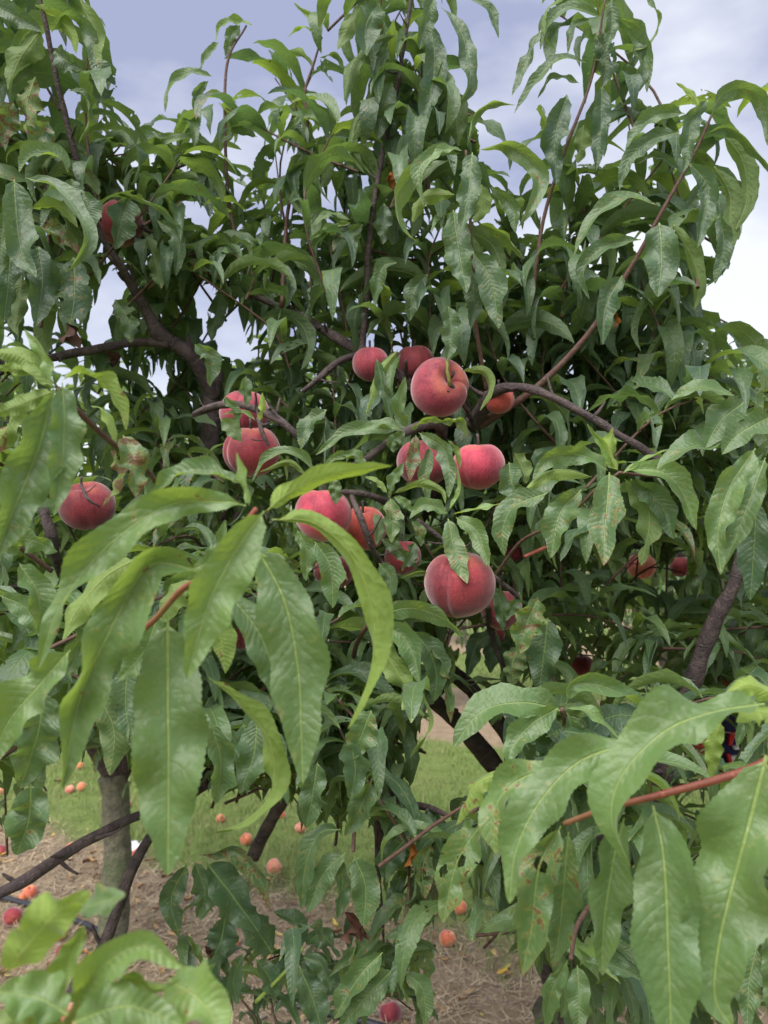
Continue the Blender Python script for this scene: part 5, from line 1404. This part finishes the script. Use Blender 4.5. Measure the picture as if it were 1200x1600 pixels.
# fallen fruit on the ground
FALLEN = [
    (429, 1354, 12.5, 'pale', 'pinkish orange fallen peach at the edge of the grass, right of the thin slanting branch'),
    (385, 1308, 9.5, 'orange', 'light orange fallen peach lying in the long grass'),
    (345, 1278, 7, 'orange', 'small orange fallen peach, farthest one in the grass beside the big leaf'),
    (719, 1416, 11, 'orange', 'fallen peach in grass below the large spotted leaf'),
    (699, 1467, 13, 'orange', 'fallen peach where straw meets grass, below another fallen peach'),
    (610, 1584, 17, 'deep', 'dusky red fallen peach on the straw, nearest at the bottom'),
    (20, 1423, 16, 'deep', 'red fallen peach lying against the black hose at the left edge'),
    (47, 1396, 11, 'orange', 'orange red fallen peach just behind the black hose'),
    (34, 1404, 7, 'orange', 'tiny orange fruit between two fallen peaches by the hose'),
    (112, 1322, 10, 'orange', 'orange red fallen peach on bare soil above the slanting branch'),
    (64, 1273, 7, 'orange', 'small orange fallen peach in the weeds, left of the tree trunk'),
    (109, 1231, 7, 'pale', 'pale orange fallen peach, left one of a pair behind the trunk'),
    (127, 1230, 7, 'orange', 'yellow orange fallen peach, right one of a pair behind the trunk'),
    (125, 1197, 6, 'orange', 'bright orange fallen peach far off under the foreground leaf tip'),
    (2, 1327, 9, 'deep', 'red fallen peach cut by the left edge of the view'),
    (4, 1232, 8, 'pale', 'pale fallen peach in the grass at the far left'),
    (92, 1455, 11, 'orange', 'brown orange rotting peach beside the hose under the pale leaves'),
    (100, 1482, 13, 'deep', 'bright red fallen peach seen between pale foreground leaves'),
    (366, 1468, 8, 'orange', 'orange fallen peach glimpsed through the dark low leaves'),
    (440, 1273, 7, 'orange', 'orange fallen peach right of the slanting thin branch'),
    (470, 1292, 9, 'pale', 'pale fallen peach sunk in the grass right of the thin branch'),
    (198, 1252, 7, 'orange', 'orange fallen peach just right of the tree trunk'),
    (214, 1335, 8, 'pale', 'pale peach on the soil right of the mossy trunk'),
    (830, 1098, 7, 'pink', 'pink fallen peach far off across the grass'),
    (602, 1075, 8, 'pale', 'pale pink fallen peach far off behind the long arched leaf'),
]
for i, (x, y, rp, colr, label) in enumerate(FALLEN):
    rr = random.Random(i + 40)
    g = at_ground(x, y)
    d = g[1] * CP + (g[2] - CAM_H) * SP
    rad = min(0.040, max(0.022, rp * d / FPX))
    gg = at_ground(x, y + rad * FPX / d * 0.9)
    root = empty('fallen_peach', (gg[0], gg[1], gz(gg[0], gg[1]) + rad * 0.74))
    tag(root, label, 'peach', 'fallen peaches on the orchard floor')
    o = bpy.data.objects.new('fruit', peach_mesh('fruit', rad, PEACH_MATS.get('fall_' + colr, PEACH_MATS[colr]), i + 50)); COL.objects.link(o); o.parent = root
    o.rotation_euler = (rr.uniform(-1.4, 1.4), rr.uniform(-1.2, 1.2), rr.uniform(0, 6.2))
    s_ = tube('stalk_scar', [(0, 0, 0), (0, 0, 0.004), (0.001, 0, 0.008)], [0.003, 0.003, 0.002], M_BARK, None, 6, 0.3, 0.003, i)
    s_.parent = o; s_.location = (0, 0, rad * 0.60)

# ------------------------------------------------------------------ the other peach trees
def build_tree(loc, H, crown_r, nleaf, leafL, rows, cols, seed, label, group=None, parts=0, trunk_r=0.055, trunk_h=0.7, low=0.75, pixel_trunk=None, lean=(0, 0), gaps=True):
    r = np.random.default_rng(seed)
    root = empty('peach_tree', loc)
    tag(root, label, 'tree', group)
    L0 = np.array(loc)
    top = L0 + [lean[0], lean[1], trunk_h]
    tube('trunk', [L0 + [0, 0, -0.1], L0 + [0.004, 0, 0.05], L0 + (top - L0) * 0.5 + [0.01, 0, 0], top], [trunk_r * 1.5, trunk_r * 1.12, trunk_r, trunk_r * 1.05], M_TRUNK, root, 20, 0.36, 0.02, seed)
    curves = []
    nl = 6
    ends = []
    for k in range(nl):
        a = 2 * math.pi * (k + r.uniform(0, 0.6)) / nl
        rr_ = crown_r * r.uniform(0.55, 0.9)
        p1 = top + [math.cos(a) * rr_ * 0.35, math.sin(a) * rr_ * 0.35, (H - trunk_h) * 0.28]
        p2 = top + [math.cos(a) * rr_ * 0.8, math.sin(a) * rr_ * 0.8, (H - trunk_h) * 0.62]
        p3 = top + [math.cos(a) * rr_, math.sin(a) * rr_, (H - trunk_h) * 0.92]
        tube('limb', [top - [0, 0, 0.04], p1, p2, p3], [trunk_r * 0.7, trunk_r * 0.5, trunk_r * 0.3, trunk_r * 0.12], M_BARK, root, 8, 0.3, 0.05, seed * 10 + k)
        ends += [p1, (p1 + p2) / 2, p2, (p2 + p3) / 2, p3]
    ends = np.array(ends)
    per = 15
    nsh = nleaf // per
    bs, azs, es, bd, Ls, yg = [], [], [], [], [], []
    sh = []
    for k in range(nsh):
        e = ends[r.integers(len(ends))]
        off = r.normal(0, 1, 3); off /= np.linalg.norm(off)
        tip = e + off * crown_r * r.uniform(0.1, 0.55) * np.array([1, 1, 0.8])
        if tip[2] < low: tip[2] = low + r.uniform(0, 0.3)
        dr_ = tip - (top + [0, 0, 0.1]); dr_ /= np.linalg.norm(dr_)
        D0 = dr_ * 0.6 + np.array([0, 0, 0.6]) + r.normal(0, 0.25, 3); D0 /= np.linalg.norm(D0)
        ln_ = r.uniform(0.18, 0.36)
        Cc = catmull([tip - D0 * ln_, tip - D0 * ln_ * 0.5 + r.normal(0, 0.015, 3), tip], 24)
        sh.append((Cc, 0.003)); ga = r.uniform(0, 6.28)
        for q in range(per):
            f = (q + 0.5) / per; ga += 2.4
            bs.append(Cc[int(f * 23)]); azs.append(ga); es.append(math.radians(r.uniform(0, 45) + 25 * f * f)); bd.append(math.radians(r.uniform(80, 150)))
            Ls.append(leafL * r.uniform(0.75, 1.15)); yg.append(np.clip(r.normal(0.32, 0.12) + (0.3 if f > 0.88 else 0), 0, 1))
    bs, azs, es, bd, Ls, yg = map(np.array, (bs, azs, es, bd, Ls, yg)); n = len(bs)
    C, S, Nn = generic_leaves(bs, azs, es, bd, Ls, None, r.normal(0, 0.25, n), r.normal(0, 0.7, n), rows, r.normal(0, 0.5, n))
    W = Ls * r.uniform(0.115, 0.15, n)
    if gaps:
        x_, y_, d_ = project(C)
        k_ = (in_any(x_, y_, SKY_GAPS[:5] + GROUND_GAPS[1:]).mean(1) < 0.15) & (d_.min(1) > 1.0)
        C, S, Nn, W, yg = C[k_], S[k_], Nn[k_], W[k_], yg[k_]; n = len(W)
    P, U, Vv, E = blade_verts(C, S, Nn, W, cols, r.uniform(0.1, 0.6, n), r.uniform(0.05, 0.3, n), r.uniform(1.5, 3.5, n), r.uniform(0, 6.28, n), r.uniform(-0.3, 0.15, n), r)
    tint = np.column_stack([r.uniform(0, 1, n), np.clip(r.exponential(0.13, n), 0, 1), yg]); hl = np.zeros(n, bool)
    many_tubes('shoots', sh, M_TWIG, root, 4)
    if parts:
        x_, y_, d_ = project(C[:, rows // 2]); inside = (x_ > 0) & (x_ < 1200) & (y_ > 0) & (y_ < 1600)
        sc = np.where(inside, W / d_, 0); od = np.argsort(-sc)
        for j in od[:parts]:
            q = slice(j, j + 1); mesh_from_leaves('leaf', P[q], U[q], Vv[q], E[q], tint[q], hl[q], root)
        restj = od[parts:]
    else: restj = np.arange(n)
    f = mesh_from_leaves('foliage', P[restj], U[restj], Vv[restj], E[restj], tint[restj], hl[restj], root); f['kind'] = 'stuff'
    return root

def base_at(x, y): 
    g = at_ground(x, y); return (float(g[0]), float(g[1]), 0.0)
build_tree(base_at(175, 1492), 2.25, 0.85, 2400, 0.12, 9, 3, 61, 'peach tree with the mossy grey trunk standing on bare soil at the left', parts=120, trunk_r=0.052, trunk_h=0.70, low=0.98)
build_tree((1.75, 3.0, 0.0), 2.35, 0.95, 2600, 0.12, 9, 3, 62, 'peach tree behind the near one at the right, leafy top below white cloud', parts=120, trunk_r=0.05, trunk_h=0.65, low=0.8)

far_group = 'peach trees in the rows beyond the grass'
far_lab = ['peach tree of the next row glimpsed across the grass between nearer leaves', 'peach tree in a farther row, mostly hidden behind the leaves of nearer trees']
protoA = build_tree((-2.6, 9.6, 0), 2.8, 1.25, 2400, 0.15, 6, 3, 63, far_lab[0], far_group, trunk_r=0.07, trunk_h=0.6, low=0.7, gaps=False)
protoB = build_tree((0.6, 8.1, 0), 2.6, 1.2, 2400, 0.15, 6, 3, 64, far_lab[0], far_group, trunk_r=0.07, trunk_h=0.6, low=0.7, gaps=False)
def copy_thing(root, loc, rz, label):
    nr = root.copy(); COL.objects.link(nr); nr.location = loc; nr.rotation_euler = (0, 0, rz); nr['label'] = label
    for ch in list(root.children):
        c = ch.copy(); COL.objects.link(c); c.parent = nr; c.matrix_parent_inverse = ch.matrix_parent_inverse.copy()
    return nr
rr = random.Random(4)
k = 0
for row, s0 in ((1, ROW_A + ROW_P), (2, ROW_A + 2 * ROW_P), (3, ROW_A + 3 * ROW_P)):
    span = 8 + row * 4
    x = -span
    while x < span:
        if abs(x) < 0.6 * (s0 - 0.5 * x) + 1.5 and not (row == 1 and (abs(x + 2.6) < 1.5 or abs(x - 0.6) < 1.5)):
            copy_thing(protoA if k % 2 else protoB, (x, s0 - 0.5 * x + rr.uniform(-0.2, 0.2), 0), rr.uniform(0, 6.28), far_lab[0] if row == 1 else far_lab[1]); k += 1
        x += 2.9

# far wood closing the view
def far_wood():
    r = np.random.default_rng(77); n = 9000
    a = r.uniform(-1.1, 1.1, n); R = r.uniform(60, 75, n)
    hgt = (6 + 2.5 * np.sin(a * 9) + 1.5 * np.sin(a * 31)) * r.uniform(0.02, 1, n) ** 0.7
    base = np.stack([R * np.sin(a), R * np.cos(a), hgt], 1)
    C, S, Nn = generic_leaves(base, r.uniform(0, 6.28, n), r.uniform(0, 1, n), r.uniform(0.5, 2, n), r.uniform(0.8, 1.8, n), None, r.normal(0, 1, n), r.normal(0, 1, n), 4, r.normal(0, 1, n))
    P, U, Vv, E = blade_verts(C, S, Nn, r.uniform(0.3, 0.6, n), 3, np.full(n, 0.3), np.full(n, 0.1), np.full(n, 2.0), np.zeros(n), np.zeros(n), r)
    o = mesh_from_leaves('woods', P, U, Vv, E, np.column_stack([r.uniform(0, 1, n), np.zeros(n), np.full(n, 0.2)]), np.zeros(n, bool))
    tag(o, 'far belt of trees along the end of the orchard', 'woods', kind='stuff')
far_wood()

# ------------------------------------------------------------------ drip hose, litter, bag
M_HOSE = simple_mat('black_hose', (0.022, 0.024, 0.032), 0.45, 30, 0.4, 0.0, 0.5)
hp = []
for (x, y) in [(-60, 1395), (40, 1418), (125, 1448), (240, 1497), (380, 1548), (470, 1576), (620, 1625), (900, 1720)]:
    g = at_ground(x, y); hp.append([g[0], g[1], gz(g[0], g[1]) + 0.014])
hose = tube('irrigation_hose', hp, [0.0125] * len(hp), M_HOSE, None, 14, 0.0, 0.03, 2)
tag(hose, 'black irrigation hose running along the bare soil under the trees', 'hose')

FL_LAB = [
    (790, 1528, (0.62, 0.40, 0.06), 0.045, 'curled yellow dead leaf on the straw near the bottom right'),
    (772, 1497, (0.55, 0.38, 0.16), 0.03, 'small tan leaf fragment on the straw above the curled yellow one'),
    (630, 1468, (0.62, 0.48, 0.08), 0.05, 'yellow leaf on the soil left of the two fallen peaches'),
    (602, 1440, (0.60, 0.50, 0.14), 0.05, 'pale yellow leaf on the straw behind the thin dark stem'),
    (428, 1495, (0.60, 0.52, 0.12), 0.035, 'yellow leaf lying right of the dark low leaves'),
    (98, 1462, (0.60, 0.48, 0.20), 0.045, 'pale leaf beside the black hose at the left'),
    (135, 1500, (0.45, 0.22, 0.08), 0.05, 'rusty brown leaf by the hose between the pale foreground leaves'),
    (300, 1405, (0.50, 0.40, 0.24), 0.04, 'tan dead leaf on the bare soil right of the mossy trunk'),
    (820, 1235, (0.62, 0.36, 0.06), 0.05, 'orange yellow leaf on the grass behind the dark limb'),
]
for i, (x, y, colr, L, lab) in enumerate(FL_LAB):
    g = at_ground(x, y); r = np.random.default_rng(900 + i)
    cb = np.array([[g[0], g[1], gz(g[0], g[1]) + 0.02]])
    C, S, Nn = generic_leaves(np.zeros((1, 3)), r.uniform(0, 6.28, 1), np.array([0.3]), np.array([0.9]), np.array([L * 1.5]), None, r.normal(0, 0.3, 1), r.normal(0, 0.8, 1), 14, r.normal(0, 0.6, 1))
    P, U, Vv, E = blade_verts(C, S, Nn, np.array([L * 0.32]), 5, np.array([0.5]), np.array([0.4]), np.array([2.2]), np.array([1.0]), np.array([0.2]), r)
    P = P - P.mean(axis=(0, 1, 2))
    idx_ = np.arange(14 * 5).reshape(14, 5); F = np.stack([idx_[:-1, :-1], idx_[:-1, 1:], idx_[1:, 1:], idx_[1:, :-1]], -1).reshape(-1, 4)
    o = link_mesh('fallen_leaf', P, F, [simple_mat('dead_leaf', colr, 0.6, 90, 0.7)])
    o.location = cb[0]; tag(o, lab, 'leaf', 'fallen leaves on the soil')

# brown shrivelled leaf tips hanging at the bottom centre and the scorched one high up: parts of the near tree
M_DEAD = simple_mat('dead_leaf_brown', (0.070, 0.028, 0.018), 0.55, 120, 0.8, 0.001, 0.4)
M_ORANGE = simple_mat('leaf_orange', (0.34, 0.115, 0.02), 0.5, 120, 0.6, 0.0, 0.4)
for (pts, d, w, mt) in [([(538, 1425), (548, 1440), (542, 1455), (530, 1465)], .86, 24, M_DEAD), ([(566, 1445), (562, 1458), (556, 1466)], .86, 16, M_DEAD),
                        ([(610, 268), (606, 282), (612, 298)], 1.12, 20, M_ORANGE), ([(642, 1305), (640, 1335), (630, 1356)], .88, 14, M_ORANGE),
                        ([(106, 505), (102, 522), (90, 530)], .97, 26, M_DEAD), ([(170, 560), (176, 572), (186, 566)], 1.1, 24, M_DEAD),
                        ([(960, 486), (962, 500), (958, 514)], 1.1, 8, M_ORANGE), ([(320, 1478), (324, 1490), (330, 1500)], .95, 14, M_DEAD), ([(1128, 1062), (1134, 1078), (1130, 1090)], 1.2, 16, M_ORANGE)]:
    C1, S1, N1, W1 = hero_leaf(pts, d, d, w, [20, 80], 16)
    P1, U1, V1, E1 = blade_verts(C1[None], S1[None], N1[None], np.array([W1]), 7, np.array([0.9]), np.array([0.5]), np.array([2.4]), np.array([1.0]), np.array([0.5]), np.random.default_rng(3))
    idx_ = np.arange(16 * 7).reshape(16, 7); F = np.stack([idx_[:-1, :-1], idx_[:-1, 1:], idx_[1:, 1:], idx_[1:, :-1]], -1).reshape(-1, 4)
    o = link_mesh('dead_leaf', P1, F, [mt]); keep_world(o, main_tree); o['label'] = 'shrivelled brown leaf' if mt is M_DEAD else 'orange dying leaf'

# white scrap on the soil right of the mossy trunk
g = at_ground(204, 1336); r = np.random.default_rng(21)
u_, v_ = np.meshgrid(np.linspace(-1, 1, 9), np.linspace(-1, 1, 9))
P = np.stack([u_ * 0.055 + 0.01 * np.sin(v_ * 4), v_ * 0.035 + 0.012 * np.sin(u_ * 3), 0.03 + 0.022 * np.sin(u_ * 4 + v_ * 3) + 0.012 * np.cos(v_ * 7)], -1)
idx_ = np.arange(81).reshape(9, 9); F = np.stack([idx_[:-1, :-1], idx_[:-1, 1:], idx_[1:, 1:], idx_[1:, :-1]], -1).reshape(-1, 4)
o = link_mesh('paper_scrap', P, F, [simple_mat('white_scrap', (0.78, 0.78, 0.80), 0.6, 20, 0.1)]); o.location = (g[0], g[1], gz(g[0], g[1]))
sm = o.modifiers.new('thick', 'SOLIDIFY'); sm.thickness = 0.001
tag(o, 'crumpled white scrap on the soil right of the mossy trunk', 'litter')

# navy bag with red and white print hanging behind the leaves at the right
bc = at(1133, 1165, 1.6)
bag = empty('cloth_bag', tuple(bc))
tag(bag, 'navy bag with red and white print, half hidden behind leaves at the right', 'bag')
def bag_body():
    n, m_ = 28, 14
    V = []
    for j in range(m_):
        t = j / (m_ - 1); zz_ = -0.075 + 0.15 * t
        for i_ in range(n):
            a = 2 * math.pi * i_ / n
            w = 0.048 + 0.006 * math.sin(3.1 * t) + 0.002 * math.sin(5 * a + 4 * t); dp = 0.022 * (1 - 0.75 * t) + 0.003 + 0.002 * math.sin(7 * a + t * 9)
            V.append((math.copysign(abs(math.cos(a)) ** 0.6, math.cos(a)) * w, math.copysign(abs(math.sin(a)) ** 0.8, math.sin(a)) * dp, zz_ + 0.004 * math.sin(a * 3)))
    V.append((0, 0, -0.078))
    F = [(j * n + i_, j * n + (i_ + 1) % n, (j + 1) * n + (i_ + 1) % n, (j + 1) * n + i_) for j in range(m_ - 1) for i_ in range(n)] + [(len(V) - 1, (i_ + 1) % n, i_) for i_ in range(n)]
    me = bpy.data.meshes.new('bag_body'); me.from_pydata(V, [], F); me.materials.append(simple_mat('navy_cloth', (0.014, 0.016, 0.075), 0.8, 300, 0.4, 0.0005))
    me.polygons.foreach_set('use_smooth', np.full(len(me.polygons), True))
    o = bpy.data.objects.new('bag_body', me); COL.objects.link(o); o.parent = bag
bag_body()
M_RED = simple_mat('red_print', (0.62, 0.03, 0.04), 0.7, 200, 0.2); M_WHITE = simple_mat('white_print', (0.78, 0.76, 0.78), 0.7, 200, 0.1)
def blob(name, pts, mt, y0):
    C = [(x, y0, z_) for x, z_ in pts]
    cx = sum(p[0] for p in C) / len(C); cz = sum(p[2] for p in C) / len(C)
    V = C + [(cx, y0 - 0.002, cz)] + [(p[0], y0 + 0.012, p[2]) for p in C]
    n = len(C); F = [(i_, (i_ + 1) % n, n) for i_ in range(n)] + [((i_ + 1) % n, i_, n + 1 + i_, n + 1 + (i_ + 1) % n) for i_ in range(n)]
    me = bpy.data.meshes.new(name); me.from_pydata(V, [], F); me.materials.append(mt)
    o = bpy.data.objects.new(name, me); COL.objects.link(o); o.parent = bag
blob('red_patch', [(-0.004, 0.006), (0.000, 0.030), (0.010, 0.034), (0.018, 0.026), (0.008, 0.024), (0.004, 0.008)], M_RED, -0.026)
blob('white_patch', [(0.006, 0.004), (0.016, 0.006), (0.018, -0.002), (0.008, -0.002)], M_WHITE, -0.026)
blob('red_patch', [(-0.008, -0.012), (-0.002, -0.010), (0.000, -0.016), (0.004, -0.034), (-0.002, -0.038)], M_RED, -0.027)
blob('white_patch', [(0.001, -0.016), (0.014, -0.014), (0.008, -0.032), (0.003, -0.036)], M_WHITE, -0.0265)
hd = tube('handle', [bc + [-0.03, 0, 0.07], bc + [-0.022, 0, 0.13], bc + [0, 0, 0.15], bc + [0.022, 0, 0.13], bc + [0.03, 0, 0.07]], [0.004] * 5, bpy.data.materials['navy_cloth'], None, 8, 0, 0.01, 1)
keep_world(hd, bag)
hook = tube('branch', [at(1210, 1075, 1.62), bc + [0.01, 0, 0.152], at(1060, 1140, 1.55), at(1020, 1230, 1.3)], [0.004, 0.006, 0.008, 0.009], M_BARK, main_tree, 8, 0.4, 0.012, 99)
